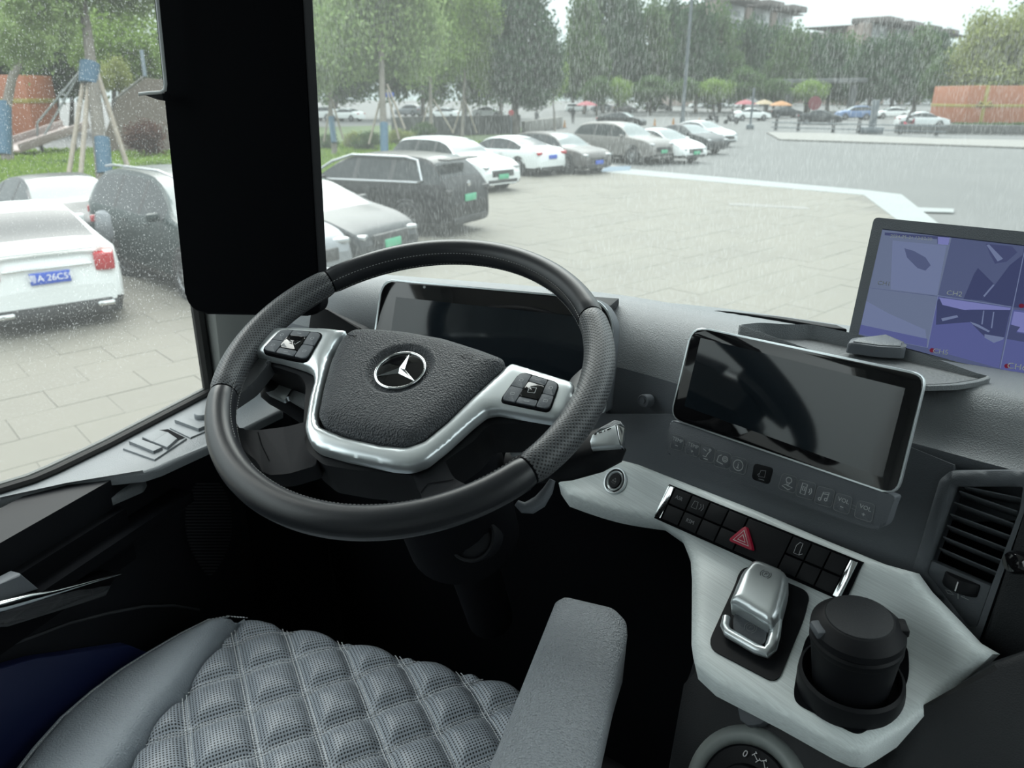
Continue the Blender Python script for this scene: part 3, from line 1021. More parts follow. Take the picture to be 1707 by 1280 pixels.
# silver cap: a curved shell seen from above
cap_pl = Plane(S3(1262, 1010, 0.034), unit(pk_n + np.array([0, -0.12, 0.0])))
capo = [(1254, 938), (1266, 937), (1306, 954), (1315, 966), (1312, 986), (1300, 1030), (1287, 1046), (1270, 1036), (1226, 1008), (1216, 1006), (1222, 992), (1236, 958)]
uvc = rounded(cap_pl.uv(capo), 0.006, 3)
pillow('silver_cap', uvc, cap_pl.P, lambda U, Vv, d: 0.010 * np.sqrt(np.clip(1 - (1 - np.clip(d / 0.011, 0, 1)) ** 2, 0, 1)) , 0.003, 'satin', pk, 0.022)
lg = S3(1262, 1060, 0.0)
# loop: chrome frame at the front of the lever
lp_ = Plane(S3(1252, 1065, 0.012), unit(pk_n + NH * 0.25))
loop_px = [(1212, 1030), (1209, 1045), (1214, 1056), (1262, 1084), (1278, 1089), (1286, 1080), (1292, 1060), (1296, 1035)]
tube('chrome_loop', [lp_.P(*lp_.px(*p), 0.002) for p in loop_px], [0.005, 0.0055, 0.0062, 0.0062, 0.0066, 0.0070, 0.0066, 0.006], 'satin', pk, 12)
panel('lever_insert', [(1222, 1028), (1232, 1012), (1280, 1038), (1276, 1068), (1268, 1076), (1222, 1052)], lp_, 0.012, 'dash_dark', pk, bevel=0.002, r=5, h=-0.001)
panel('lever_foot', [(1214, 1012), (1228, 985), (1300, 1015), (1300, 1060), (1282, 1086), (1216, 1052)], lp_, 0.016, 'black', pk, bevel=0.003, h=-0.008)
pc = cap_pl.px(1277, 966)
strokes('brake_symbol', [(arc(*pc, 0.0042, n=14), True), (arc(*pc, 0.0064, 130, 230, 6), False), (arc(*pc, 0.0064, -50, 50, 6), False)], 0.0009, cap_pl.P, 0.0104, 'dash_dark', pk)
text('brake_letter', 'P', cap_pl.P(*pc, 0.0104), cap_pl.u, cap_pl.v, 0.006, 'dash_dark', pk)
pc = lp_.px(1251, 1046)
strokes('brake_symbol', [(arc(*pc, 0.0048, n=14), True), (arc(*pc, 0.0072, 130, 230, 6), False), (arc(*pc, 0.0072, -50, 50, 6), False)], 0.0008, lp_.P, 0.0, 'mark_dim', pk)
text('brake_letter', 'P', lp_.P(*pc, 0.0), lp_.u, lp_.v, 0.0065, 'mark_dim', pk)

# ------------------------------------------------------------------ cup ashtray in its holder
ch = thing('cup_holder', S3(1415, 1130, 0), 'black collar sunk in the brushed panel around the ashtray cup', 'cup holder')
hold_px = [(1345, 1060), (1400, 1030), (1470, 1040), (1514, 1078), (1516, 1125), (1500, 1172), (1440, 1222), (1425, 1224), (1330, 1175), (1322, 1160), (1330, 1110)]
plate_patch('collar_base', hold_px, 'soft_black', ch, 0.002, 0.01, step=0.012, rpx=14)
cupc = S3(1416, 1142, 0.0)
cup_ax = unit(_z + NH * 0.10)
CR = 0.0445
base_c = cupc
# collar ring, open towards the driver
V, Fc = lathe_geo(base_c, cup_ax, [(CR + 0.0095, -0.02), (CR + 0.0095, 0.006), (CR + 0.0085, 0.016), (CR + 0.005, 0.019), (CR + 0.003, 0.014), (CR + 0.0025, -0.01)], 48)
obj('collar', V, Fc[:-2], 'black', ch, True)
ash = thing('ashtray_cup', base_c, 'black cup-shaped ashtray with a round hinged lid', 'ashtray')
lathe('cup', base_c, cup_ax, [(0.036, 0.0), (0.038, 0.002), (CR, 0.062), (CR, 0.066)], 'black', ash, 48)
lathe('rim', base_c, cup_ax, [(CR, 0.062), (CR + 0.0015, 0.064), (CR + 0.0015, 0.070), (CR - 0.001, 0.073)], 'black', ash, 48)
lathe('lid', base_c, cup_ax, [(CR - 0.001, 0.072), (CR + 0.0018, 0.076), (CR + 0.0012, 0.083), (CR - 0.010, 0.0945), (CR - 0.0112, 0.0950)], 'black', ash, 48)
lidc = base_c + cup_ax * 0.0952
lathe('lid_button', lidc, cup_ax, [(CR - 0.0115, -0.001), (CR - 0.0125, 0.0012), (0.02, 0.0022), (0.005, 0.0024)], K['console_black'], ash, 48)
lpn = Plane(base_c + cup_ax * 0.088, cup_ax)
for pxs in (((1352, 1030), (1366, 1062)), ((1478, 1030), (1492, 1052))):
    a_, b_ = [lpn.P(*lpn.px(*p)) for p in pxs]
    d_ = unit((a_ + b_) / 2 - (base_c + cup_ax * 0.088))
    box('lid_tab', base_c + cup_ax * 0.0845 + d_ * (CR - 0.003), (0.012, 0.020, 0.010), 'dash_dark' if pxs[0][0] < 1400 else 'black', ash, (d_, np.cross(cup_ax, d_), cup_ax), 0.003)

# ------------------------------------------------------------------ lower console with rotary axle-lock dial
lc = thing('lower_console', level(1250, 1270, 1.9), 'dark grey lower console below the brushed panel', 'console')
lcp = Plane(level(1235, 1265, 2.185), facing(-38, 42))
panel('console_body', [(1155, 1085), (1190, 1132), (1300, 1187), (1420, 1249), (1470, 1240), (1650, 1098), (1760, 1060), (1790, 1420), (1080, 1420), (1122, 1240), (1140, 1140)], lcp, 0.30, K['console_black'], lc, bevel=0.012, segs=3)
hk = lcp.off(0.012)
panel('hook', [(1227, 1176), (1262, 1184), (1280, 1198), (1268, 1208), (1245, 1210), (1232, 1200)], hk, 0.022, 'dash_dark', lc, bevel=0.004)
dl = thing('axle_lock_dial', lcp.P(*lcp.px(1235, 1278)), 'round grey-rimmed dial with white axle symbols below the panel', 'dial')
dc = lcp.px(1243, 1328)
dpl = Plane(lcp.P(*dc, 0.0), lcp.n)
ro = np.linalg.norm(np.array(lcp.px(1143, 1300)) - np.array(dc))
ring_uv = arc(0, 0, ro, 0, 360, 48)
ring_uv = [(a_ * (1.25 if a_ > 0 else 1.0), b_) if b_ < 0.4 * ro else (a_, b_) for a_, b_ in ring_uv]
pillow('dial_surround', arc(0, 0, ro, n=56), dpl.P, lambda U, Vv, d: 0.008 * (1 - np.exp(-d / 0.006)), 0.006, 'greygreen', dl, 0.012, [arc(0, 0, ro * 0.72, n=40)])
lathe('dial_face', dpl.P(0, 0, 0), dpl.n, [(ro * 0.72, -0.002), (ro * 0.71, 0.006), (ro * 0.69, 0.004), (ro * 0.3, 0.004)], 'black', dl, 48)
lathe('dial_knob', dpl.P(0, 0, 0), dpl.n, [(ro * 0.45, 0.003), (ro * 0.44, 0.008), (ro * 0.40, 0.012), (ro * 0.1, 0.013)], 'black', dl, 40)
tube('knob_grip', [dpl.P(0.000, ro * 0.36, 0.014), dpl.P(0.0, 0, 0.020), dpl.P(0.0, -ro * 0.36, 0.014)], [0.007, 0.010, 0.007], 'dash_dark', dl, 12)
q_ = dpl.px(1246, 1258)
text('dial_lettering', '0', dpl.P(*q_, 0.0065), dpl.u, dpl.v, 0.011, 'white_mark', dl)
for X_, Y_, rr in ((1264, 1264, -25), (1278, 1276, -45)):
    q_ = np.array(dpl.px(X_, Y_)); ca, sa = math.cos(math.radians(rr)), math.sin(math.radians(rr))
    R2 = lambda a_, b_: (q_[0] + ca * a_ - sa * b_, q_[1] + sa * a_ + ca * b_)
    strokes('axle_symbol', [([R2(-.004, -.003), R2(-.004, .003)], False), ([R2(.004, -.003), R2(.004, .003)], False), ([R2(-.004, 0), R2(.004, 0)], False), ([R2(-.0055, .003), R2(-.0025, .003)], False), ([R2(.0025, .003), R2(.0055, .003)], False)], 0.0009, dpl.P, 0.0065, 'white_mark', dl)
strokes('pointer', [([(0, ro * 0.25), (0, ro * 0.33)], False)], 0.0018, dpl.P, 0.0205, 'white_mark', dl)

# ------------------------------------------------------------------ centre air vent
vn = thing('air_vent', face_pl.P(*face_pl.px(1620, 950)), 'dark air vent with seven slats right of the centre display', 'air vent')
vpl = Plane(face_pl.P(*face_pl.px(1610, 900)), facing(-31, 13)).off(0.006)
vo = [(1566, 800), (1584, 785), (1720, 784), (1712, 840), (1631, 1072), (1620, 1066), (1521, 952), (1524, 940)]
vi = [(1593, 811), (1706, 811), (1700, 850), (1652, 978), (1628, 1046), (1614, 1046), (1545, 955), (1552, 930)]
pillow('vent_frame', vpl.uv(rounded(vo, 6, 3)), vpl.P, lambda U, Vv, d: 0.004 * (1 - np.exp(-d / 0.003)), 0.008, 'dash_dark', vn, 0.012, [vpl.uv(rounded(vi, 5, 3))])
panel('vent_throat', [(1590, 806), (1712, 806), (1655, 985), (1545, 935)], vpl.off(-0.045), 0.01, 'soft_black', vn)
for (a_, b_) in ((((1605, 811), (1700, 831))), ((1597, 819), (1694, 853)), ((1588.5, 837.5), (1688, 873.5)), ((1582, 857), (1682, 894)), ((1576.5, 876), (1675, 914.5)), ((1570, 895), (1667.5, 935)), ((1564, 914), (1661, 955))):
    A_ = vpl.P(*vpl.px(*a_), -0.004); B_ = vpl.P(*vpl.px(*b_), -0.004)
    X_ = unit(B_ - A_)
    dn = unit(-vpl.n * 0.9 - vpl.v * 0.45)
    box('slat', (A_ + B_) / 2 + dn * 0.012, (np.linalg.norm(B_ - A_), 0.024, 0.0016), 'dash_dark', vn, (X_, dn, np.cross(X_, dn)), 0.0006)
panel('vent_plate', [(1551, 934), (1652, 977), (1628, 1045), (1614, 1045), (1545, 955)], vpl.off(-0.002), 0.01, 'dash_dark', vn, bevel=0.001)
A_, B_ = [vpl.P(*vpl.px(*p), -0.001) for p in ((1573, 962), (1630, 986))]
X_ = unit(B_ - A_)
V, Fc = lathe_geo((A_ + B_) / 2 - vpl.n * 0.006, np.cross(X_, vpl.n), [(0.018, -0.0075), (0.019, -0.006), (0.019, 0.006), (0.018, 0.0075)], 30)
obj('thumbwheel', V, Fc, 'black', vn, True)
w_ = (A_ + B_) / 2 + vpl.n * 0.0136
box('thumbwheel_mark', w_, (0.0012, 0.011, 0.0006), 'white_mark', vn, (X_, np.cross(vpl.n, X_), vpl.n))
sym = []
for p in (([(1576, 983), (1584, 985), (1590, 991), (1580, 989)], True), ([(1597, 987), (1597, 998)], False), ([(1602, 994), (1608, 993), (1607, 996), (1615, 1000)], True)):
    sym.append(([vpl.px(*q_) for q_ in p[0]], p[1]))
strokes('vent_symbol', sym, 0.0008, vpl.P, 0.0, 'mark', vn)
# passenger-side dash flank and the edge of its vent
panel('passenger_flank', [(1722, 786), (1790, 800), (1790, 1120), (1648, 1096), (1634, 1076), (1700, 880)], vpl.off(0.002), 0.04, K['console_black'], dash, bevel=0.004)
kn = vpl.P(*vpl.px(1701, 935), 0.01)
lathe('vent_knob', kn, unit(vpl.n - X_ * 0.6), [(0.012, -0.01), (0.012, 0.006), (0.010, 0.009), (0.004, 0.010)], 'gloss_black', dash, 24)

# ================================================================== SCREENS
# gauge display behind the wheel
gn = facing(0, 17)
g_pl = Plane((-0.38, 1.045, 2.55), gn)
gd = thing('instrument_display', g_pl.P(*g_pl.px(820, 600), -0.02), 'wide black gauge display switched off behind the steering wheel', 'display')
go = [(638, 466), (1000, 499), (1022, 540), (1008, 680), (612, 650)]
panel('housing', [(636, 464), (1002, 497), (1025, 538), (1010, 690), (608, 655)], g_pl.off(-0.003), 0.05, 'dash_dark', gd, bevel=0.004, r=[24, 30, 20, 10, 10])
panel('edge_trim', [(636.5, 464), (1002, 497.5), (1024, 538), (1009, 690), (609, 655)], g_pl.off(-0.0005), 0.004, 'satin', gd, bevel=0.001, r=[24, 30, 20, 10, 10])
panel('cover_glass', [(639, 467), (1000, 500), (1021, 540), (1007, 688), (612, 653)], g_pl, 0.004, 'gloss_black', gd, bevel=0.001, r=[24, 30, 20, 10, 10], h=0.001)
panel('screen', [(661, 495), (985, 530), (975, 660), (640, 640)], g_pl, 0.001, 'screen_active', gd, h=0.0016)
q_ = g_pl.px(708, 478.5)
lathe('light_sensor', g_pl.P(*q_, 0.001), gn, [(0.0022, 0), (0.0022, 0.0008), (0.001, 0.001)], 'mark', gd, 14)

# centre touch display on its bracket
cd = thing('centre_display', face_pl.P(*face_pl.px(1300, 760)), 'large black centre touchscreen in thin silver frame above touch buttons', 'display')
fr_o = [(1153, 542), (1545, 624), (1495, 828), (1116, 698)]
panel('silver_frame', fr_o, disp_pl, 0.006, 'satin', cd, bevel=0.0012, r=[26, 26, 26, 22], segs=3)
panel('cover_glass', [(1156, 545), (1542, 627), (1493, 824), (1119, 696)], disp_pl, 0.004, 'gloss_black', cd, bevel=0.0006, r=[24, 24, 24, 20], h=0.0012)
panel('screen', [(1169, 563), (1510, 647), (1472, 796), (1142, 677)], disp_pl, 0.001, 'screen_active', cd, h=0.0016)
panel('back_housing', [(1165, 556), (1500, 640), (1450, 820), (1440, 850), (1130, 745)], disp_pl.off(-0.006), 0.06, 'black', cd, bevel=0.010, r=10)
kp_pl = disp_pl.off(0.0)
kp = panel('key_panel', [(1117, 700), (1128, 703), (1494, 828), (1488, 840), (1476, 879), (1452, 882), (1118, 762), (1108, 748)], kp_pl.off(-0.0015), 0.018, 'dash_dark', cd, bevel=0.004, r=[8, 6, 6, 10, 14, 16, 16, 14])
def quadlerp(Q, u, v):
    Q = [np.array(q_, float) for q_ in Q]
    return tuple((Q[0] * (1 - u) + Q[1] * u) * (1 - v) + (Q[3] * (1 - u) + Q[2] * u) * v)
kd = kp_pl.off(-0.0015)
Z2 = lambda x, y: (1100 + x * 480 / 1617, 520 + y * 380 / 1280)   # from an enlarged crop of the survey
keys = [
    [(74, 685), (140, 702), (128, 782), (56, 765)], [(160, 714), (230, 735), (216, 817), (140, 795)],
    [(236, 742), (316, 762), (302, 850), (218, 828)], [(320, 772), (405, 797), (390, 885), (302, 862)],
    [(405, 805), (495, 830), (480, 915), (388, 890)],
    [(690, 903), (776, 928), (760, 1020), (665, 990)], [(782, 938), (880, 962), (862, 1058), (762, 1030)],
    [(888, 975), (985, 1000), (965, 1100), (866, 1070)], [(995, 1014), (1085, 1040), (1062, 1138), (972, 1108)],
    [(1115, 1055), (1210, 1080), (1190, 1182), (1090, 1150)]]
tx = ['TEMP\n\u2212', 'TEMP\n+', None, None, None, None, None, None, 'VOL\n\u2212', 'VOL\n+']
for i, k_ in enumerate(keys):
    px = [Z2(*p) for p in k_]
    key = panel('touch_key', px, kd, 0.003, 'dash_dark', cd, bevel=0.0006, r=6, h=0.0006)
    uvk = kd.uv(rounded(px, 6, 3))
    obj('key_outline', *ribbon_geo(uvk, 0.0007, kd.P, 0.0009, True), 'mark_dim', key)
    c_ = np.mean(kd.uv(px), 0)
    w_ = 0.009
    Pk = lambda a, b: (c_[0] + a * w_, c_[1] + b * w_)
    if tx[i]:
        a_, b_ = tx[i].split('\n')
        text('key_lettering', a_, kd.P(c_[0], c_[1] + 0.0035, 0.0009), kd.u, kd.v, 0.0066, 'mark', key)
        text('key_lettering', b_, kd.P(c_[0], c_[1] - 0.0045, 0.0009), kd.u, kd.v, 0.0075, 'mark', key)
        continue
    ic = {2: [(arc(*Pk(.3, .65), .0014, n=8), True), ([Pk(-.6, -.5), Pk(-.1, -.5), Pk(.1, .1), Pk(.3, .4)], False), ([Pk(-.8, .5), Pk(-.2, .3)], False), ([Pk(-.4, -.8), Pk(.3, -.8)], False)],
          3: [(arc(*Pk(.35, .2), .0036, n=14), True), (arc(*Pk(.35, .2), .0018, n=10), True), ([Pk(-.8, -.5), Pk(-.7, .3), Pk(-.3, .6)], False), ([Pk(-.8, -.5), Pk(.2, -.6)], False)],
          4: [(arc(*Pk(0, 0), .0066, n=20), True), ([Pk(0, -.35), Pk(0, .15)], False), ([Pk(-.12, .15), Pk(.02, .15)], False), ([Pk(-.2, -.38), Pk(.2, -.38)], False), ([Pk(0, .35), Pk(0, .45)], False)],
          5: [(arc(*Pk(0, .4), .0034, n=12), True), ([Pk(-.3, .2), Pk(0, -.35), Pk(.3, .2)], False), ([Pk(-.7, -.6), Pk(-.3, -.3), Pk(.7, -.4), Pk(.2, -.85)], True)],
          6: [([Pk(-.6, -.7), Pk(-.6, .7), Pk(.05, .7), Pk(.05, -.7)], True), ([Pk(-.4, -.2), Pk(-.4, .3), Pk(-.15, .3), Pk(-.15, -.2)], True), (arc(*Pk(.2, 0), .003, -50, 50, 6), False), (arc(*Pk(.2, 0), .0052, -50, 50, 6), False)],
          7: [([Pk(-.35, -.5), Pk(-.25, .5), Pk(.45, .7), Pk(.4, -.3)], False), (arc(*Pk(-.5, -.5), .0016, n=8), True), (arc(*Pk(.25, -.3), .0016, n=8), True), ([Pk(-.28, .28), Pk(.44, .45)], False)]}[i]
    obj('key_symbol', *join_geo([ribbon_geo(p, 0.0011, kd.P, 0.0009, c) for p, c in ic]), 'mark', key)
for A_, B_ in ((0, 1), (8, 9)):
    a_ = np.mean([kd.px(*Z2(*keys[A_][1])), kd.px(*Z2(*keys[A_][2]))], 0)
    b_ = np.mean([kd.px(*Z2(*keys[B_][0])), kd.px(*Z2(*keys[B_][3]))], 0)
    strokes('key_bridge', [([(a_[0], a_[1] + .002), (b_[0], b_[1] + .002)], False), ([(a_[0], a_[1] - .002), (b_[0], b_[1] - .002)], False)], 0.0006, kd.P, 0.0005, 'mark_dim', cd)
ck = panel('touch_key', [Z2(*p) for p in ((530, 848), (640, 876), (615, 970), (515, 938))], kd, 0.003, 'black', cd, bevel=0.0006, r=6, h=0.0003)
c_ = np.array(kd.px(*Z2(578, 915)))
obj('key_symbol', *join_geo([ribbon_geo([(c_[0] + a * .009, c_[1] + b * .009) for a, b in p], 0.0008, kd.P, 0.0006, c) for p, c in (([(-.5, -.4), (-.4, .5), (.3, .7), (.35, -.2)], True), ([(-.7, -.3), (-.5, .1)], False), ([(-.4, -.7), (.4, -.6)], False))]), 'mark_dim', ck)

# multi-camera monitor at the windscreen
m_pl = Plane(level(1560, 598, 2.580), facing(-11, 34))
mo = [(1457, 362), (1800, 395), (1768, 655), (1411, 573)]
mn_ = thing('camera_monitor', level(1560, 590, 2.58), 'six-picture camera monitor in black frame standing at the windscreen', 'monitor')
uvm = m_pl.uv([(1471, 381), (1774, 416), (1746, 640), (1430, 562)])
pillow('frame', m_pl.uv(rounded(mo, 8, 3)), m_pl.P, lambda U, Vv, d: 0.0035 * (1 - np.exp(-d / 0.0025)), 0.02, 'dash_dark', mn_, 0.028, [uvm])
panel('back_shell', [(1465, 372), (1790, 404), (1760, 645), (1420, 566)], m_pl.off(-0.012), 0.02, 'black', mn_, bevel=0.006)
box('foot', level(1600, 585, 2.58) + np.array([0, 0.04, -0.008]), (0.10, 0.05, 0.03), 'black', mn_, bevel=0.006)
def lit(name, c, s):
    return mat(name, tuple(v * 0.05 for v in c), 0.25, spec=0.3, emit=(*c, s))
scr = [lit('picture_%s' % nm, lin(c), 0.9) for nm, c in (('haze', (92, 102, 126)), ('grey', (72, 80, 110)), ('blue', (76, 82, 128)), ('dark', (54, 60, 92)), ('light', (98, 108, 138)), ('shade', (60, 66, 98)), ('pale', (106, 110, 160)))]
Z6 = lambda x, y: (1420 + x * 287 / 1312, 360 + y * 280 / 1280)
def pic(name, pts, k, h, parent):
    return panel(name, [Z6(*p) for p in pts], m_pl.off(-0.004), 0.0006, scr[k], parent, h=h)
sc1 = pic('screen', [(230, 90), (1640, 262), (1500, 1300), (50, 905)], 1, 0.0, mn_)
p1_ = pic('picture', [(230, 100), (760, 165), (655, 610), (120, 545)], 0, 0.0008, mn_)
pic('picture_detail', [(310, 190), (720, 230), (650, 605), (295, 560)], 4, 0.0014, p1_)
pic('picture_detail', [(400, 250), (470, 270), (560, 320), (600, 380), (560, 420), (500, 400), (420, 320)], 1, 0.0020, p1_)
pic('picture_detail', [(250, 130), (740, 165), (740, 220), (650, 215), (650, 180), (250, 150)], 5, 0.0020, p1_)
pic('picture_detail', [(655, 165), (745, 172), (735, 225), (655, 220)], 6, 0.0026, p1_)
p2_ = pic('picture', [(764, 165), (1312, 230), (1215, 695), (660, 612)], 1, 0.0008, mn_)
pic('picture_detail', [(1300, 300), (1312, 235), (1312, 330), (1220, 695), (985, 645), (1080, 540), (1200, 380)], 3, 0.0014, p2_)
pic('picture_detail', [(930, 445), (960, 400), (1080, 520), (985, 645), (850, 635)], 3, 0.0017, p2_)
pic('picture_detail', [(1020, 215), (1220, 235), (1260, 280), (1180, 350), (1090, 365), (1050, 290)], 5, 0.0014, p2_)
pic('picture_detail', [(1025, 225), (1045, 222), (1150, 330), (1110, 350)], 4, 0.0020, p2_)
pic('picture_detail', [(1075, 525), (1085, 530), (1010, 620), (1000, 612)], 4, 0.0020, p2_)
p3_ = pic('picture', [(120, 548), (650, 615), (575, 1005), (52, 900)], 0, 0.0008, mn_)
pic('picture_detail', [(110, 650), (280, 745), (560, 870), (575, 1000), (55, 900)], 4, 0.0014, p3_)
pic('picture_detail', [(60, 830), (575, 940), (570, 1003), (52, 900)], 2, 0.0020, p3_)
p4_ = pic('picture', [(655, 618), (1212, 700), (1120, 1160), (580, 1010)], 2, 0.0008, mn_)
pic('picture_detail', [(650, 640), (700, 625), (870, 720), (1210, 712), (1195, 770), (1160, 940), (1020, 930), (900, 810), (640, 830)], 3, 0.0014, p4_)
pic('picture_detail', [(665, 625), (1208, 705), (1205, 720), (900, 715), (860, 720), (690, 680)], 6, 0.0020, p4_)
for pts in ([(1000, 725), (1008, 726), (995, 830), (985, 828)], [(1075, 735), (1084, 736), (1068, 860), (1058, 856)], [(900, 810), (960, 830), (1050, 880), (1040, 890), (920, 830)], [(1010, 905), (1160, 930), (1150, 945), (1080, 970), (1010, 930)], [(680, 785), (800, 760), (810, 775), (690, 805)]):
    pic('picture_detail', pts, 4, 0.0024, p4_)
pic('picture_detail', [(640, 1000), (660, 990), (1130, 1090), (1122, 1155), (585, 1010)], 2, 0.0018, p4_)
p5_ = pic('picture', [(1320, 245), (1560, 280), (1480, 720), (1222, 695)], 3, 0.0008, mn_)
p6_ = pic('picture', [(1220, 712), (1480, 745), (1400, 1260), (1130, 1165)], 2, 0.0008, mn_)
pic('picture_detail', [(1235, 730), (1480, 760), (1470, 920), (1205, 870)], 6, 0.0014, p6_)
pic('picture_detail', [(1205, 830), (1280, 850), (1250, 890), (1480, 930), (1470, 990), (1180, 940)], 5, 0.0020, p6_)
mp_ = m_pl.off(-0.004)
for s_, x_, y_, sz, hh in (('CH1', 245, 520, 0.0085, 0.0030), ('CH2', 780, 598, 0.0095, 0.0030), ('CH5', 675, 1040, 0.0095, 0.0030), ('CH6', 1255, 1155, 0.011, 0.0030)):
    q_ = mp_.px(*Z6(x_, y_))
    text('screen_lettering', s_, mp_.P(*q_, hh), mp_.u, mp_.v, sz, 'mark' if s_ != 'CH1' else 'mark_dim', mn_)
for x_, y_ in ((610, 1028), (1180, 1148), (1290, 690)):
    q_ = mp_.px(*Z6(x_, y_))
    lathe('record_dot', mp_.P(*q_, 0.0026), mp_.n, [(0.003, 0), (0.003, 0.0004), (0.001, 0.0004)], lit('record_red', (0.20, 0.02, 0.05), 0.45), mn_, 12)
strokes('screen_rule', [([mp_.px(*Z6(1320, 240)), mp_.px(*Z6(1128, 1165))], False), ([mp_.px(*Z6(655, 612)), mp_.px(*Z6(575, 1008))], False), ([mp_.px(*Z6(655, 613)), mp_.px(*Z6(1212, 698))], False)], 0.0010, mp_.P, 0.0028, scr[4], mn_)
q_ = mp_.px(*Z6(450, 172))
text('screen_lettering', '2024-05-21 13:52:20', mp_.P(*q_, 0.0030), mp_.u, mp_.v, 0.0062, 'mark', mn_)

# camera-mirror display on the A-pillar
r_pl = Plane(at(410, 260, 1.12), unit(np.array([0.20, -0.975, 0.06])))
md = thing('mirror_display', r_pl.P(*r_pl.px(420, 500), -0.05), 'tall black camera-mirror display mounted on the left pillar', 'display')
mo_ = [(248, -90), (500, -95), (535, 527), (312, 523)]
V2 = r_pl.uv(rounded(mo_, [30, 30, 22, 34], 6))
slab('housing', V2, r_pl, 0.035, 'soft_black', md, bevel=0.006, segs=3)
slab('cover_glass', [tuple(np.array(q_) * 0.985 + np.mean(V2, 0) * 0.015) for q_ in V2], r_pl, 0.002, mat('dark_display', (0.0012, 0.0016, 0.0026), 0.5, spec=0.03), md, h=0.0015)
box('mount', r_pl.P(*r_pl.px(380, 240), -0.10) + np.array([-0.03, 0.04, 0]), (0.06, 0.16, 0.12), 'black', md, bevel=0.01)
# sun-blind rod hooked beside it
bl_pl = r_pl.off(0.035)
K['rod_grey'] = mat('grey_coated_rod', (0.42, 0.44, 0.44), 0.4)
bl = thing('sun_blind_rod', bl_pl.P(*bl_pl.px(272, 120)), 'thin grey bent rod with a hooked end at the display edge', 'rod')
tube('rod', [bl_pl.P(*bl_pl.px(*p)) for p in ((255, -80), (262, 0), (269, 70), (276, 140), (275, 150), (268, 154), (250, 155), (232, 157))], 0.0026, K['rod_grey'], bl, 10)
panel('blade', [(232, 156), (270, 155), (273, 168), (262, 166)], bl_pl, 0.02, 'black', bl, bevel=0.002)
bm = bmesh.new()

bm.free()

# ================================================================== STEERING WHEEL
WC = at(681.36, 606.1, 0.8821)
WT = 1.1396
WN = np.array([0, -math.cos(WT), math.sin(WT)])
w_pl = Plane(WC, WN, (1, 0, 0))
RR, TR = 0.225, 0.0165
wh = thing('steering_wheel', WC - WN * 0.12, 'black leather steering wheel with silver spokes and star emblem', 'steering wheel')
def rim_seg(name, a0, a1, m, grow=0.0, n=None):
    """a stretch of the rim; the section is slightly egg-shaped and swells at the grips"""
    k = n or max(8, int(abs(a1 - a0) / 2.0))
    nt = 24
    V, UV, Fc = [], [], []
    for i in range(k + 1):
        f = i / k
        a = math.radians(a0 + (a1 - a0) * f)
        rr = TR + grow * math.sin(math.pi * f) ** 0.5 if 0 < f < 1 else TR
        if f in (0, 1):
            rr = TR - 0.0012
        dirr = w_pl.u * math.cos(a) + w_pl.v * math.sin(a)
        for j in range(nt + 1):
            t = 2 * math.pi * j / nt
            V.append(WC + dirr * (RR + rr * math.cos(t)) + WN * rr * 1.08 * math.sin(t))
            UV.append((a * RR, t * rr))
    for i in range(k):
        for j in range(nt):
            Fc.append((i * (nt + 1) + j, (i + 1) * (nt + 1) + j, (i + 1) * (nt + 1) + j + 1, i * (nt + 1) + j + 1))
    me = mesh_data(name, V, Fc, m, True, UV, 80)
    o = link(bpy.data.objects.new(name, me), wh)
    return o
rim_seg('rim_leather', 30.2, 142.4, 'leather', 0.0002)
rim_seg('perforated_grip', 143.0, 202.2, 'perf_rim', 0.0018)
rim_seg('rim_leather', 202.8, 325.4, 'leather', 0.0006)
rim_seg('perforated_grip', 326.0, 389.6, 'perf_rim', 0.0018)
V, Fc = [], []
core = [rim for rim in ()]
k = 96
cv, cf = [], []
for i in range(k):
    a = 2 * math.pi * i / k
    d_ = w_pl.u * math.cos(a) + w_pl.v * math.sin(a)
    for j in range(12):
        t = 2 * math.pi * j / 12
        cv.append(WC + d_ * (RR + (TR - 0.0016) * math.cos(t)) + WN * (TR - 0.0016) * 1.08 * math.sin(t))
for i in range(k):
    for j in range(12):
        cf.append((i * 12 + j, ((i + 1) % k) * 12 + j, ((i + 1) % k) * 12 + (j + 1) % 12, i * 12 + (j + 1) % 12))
obj('rim_core', cv, cf, 'soft_black', wh, True)
# hand stitching along the inside of the rim
st = []
for tt in (math.radians(152), math.radians(206)):
    for i in range(300):
        a = 2 * math.pi * i / 300
        if 226 < math.degrees(a) < 240 or 296 < math.degrees(a) < 312 or (168 < math.degrees(a) < 182) or math.degrees(a) > 354 or math.degrees(a) < 10:
            continue
        P_ = []
        for da in (0, 0.0105):
            d_ = w_pl.u * math.cos(a + da) + w_pl.v * math.sin(a + da)
            P_.append(WC + d_ * (RR + (TR + 0.0009) * math.cos(tt)) + WN * (TR + 0.0009) * 1.08 * math.sin(tt))
        st.append(tube_geo(P_, 0.00042, 4))
o = obj('stitching', *join_geo(st), 'thread_dark', wh)
o['kind'] = 'stuff'
seams = []
for a_ in (30, 142.8, 202.5, 325.7):
    a = math.radians(a_)
    d_ = w_pl.u * math.cos(a) + w_pl.v * math.sin(a)
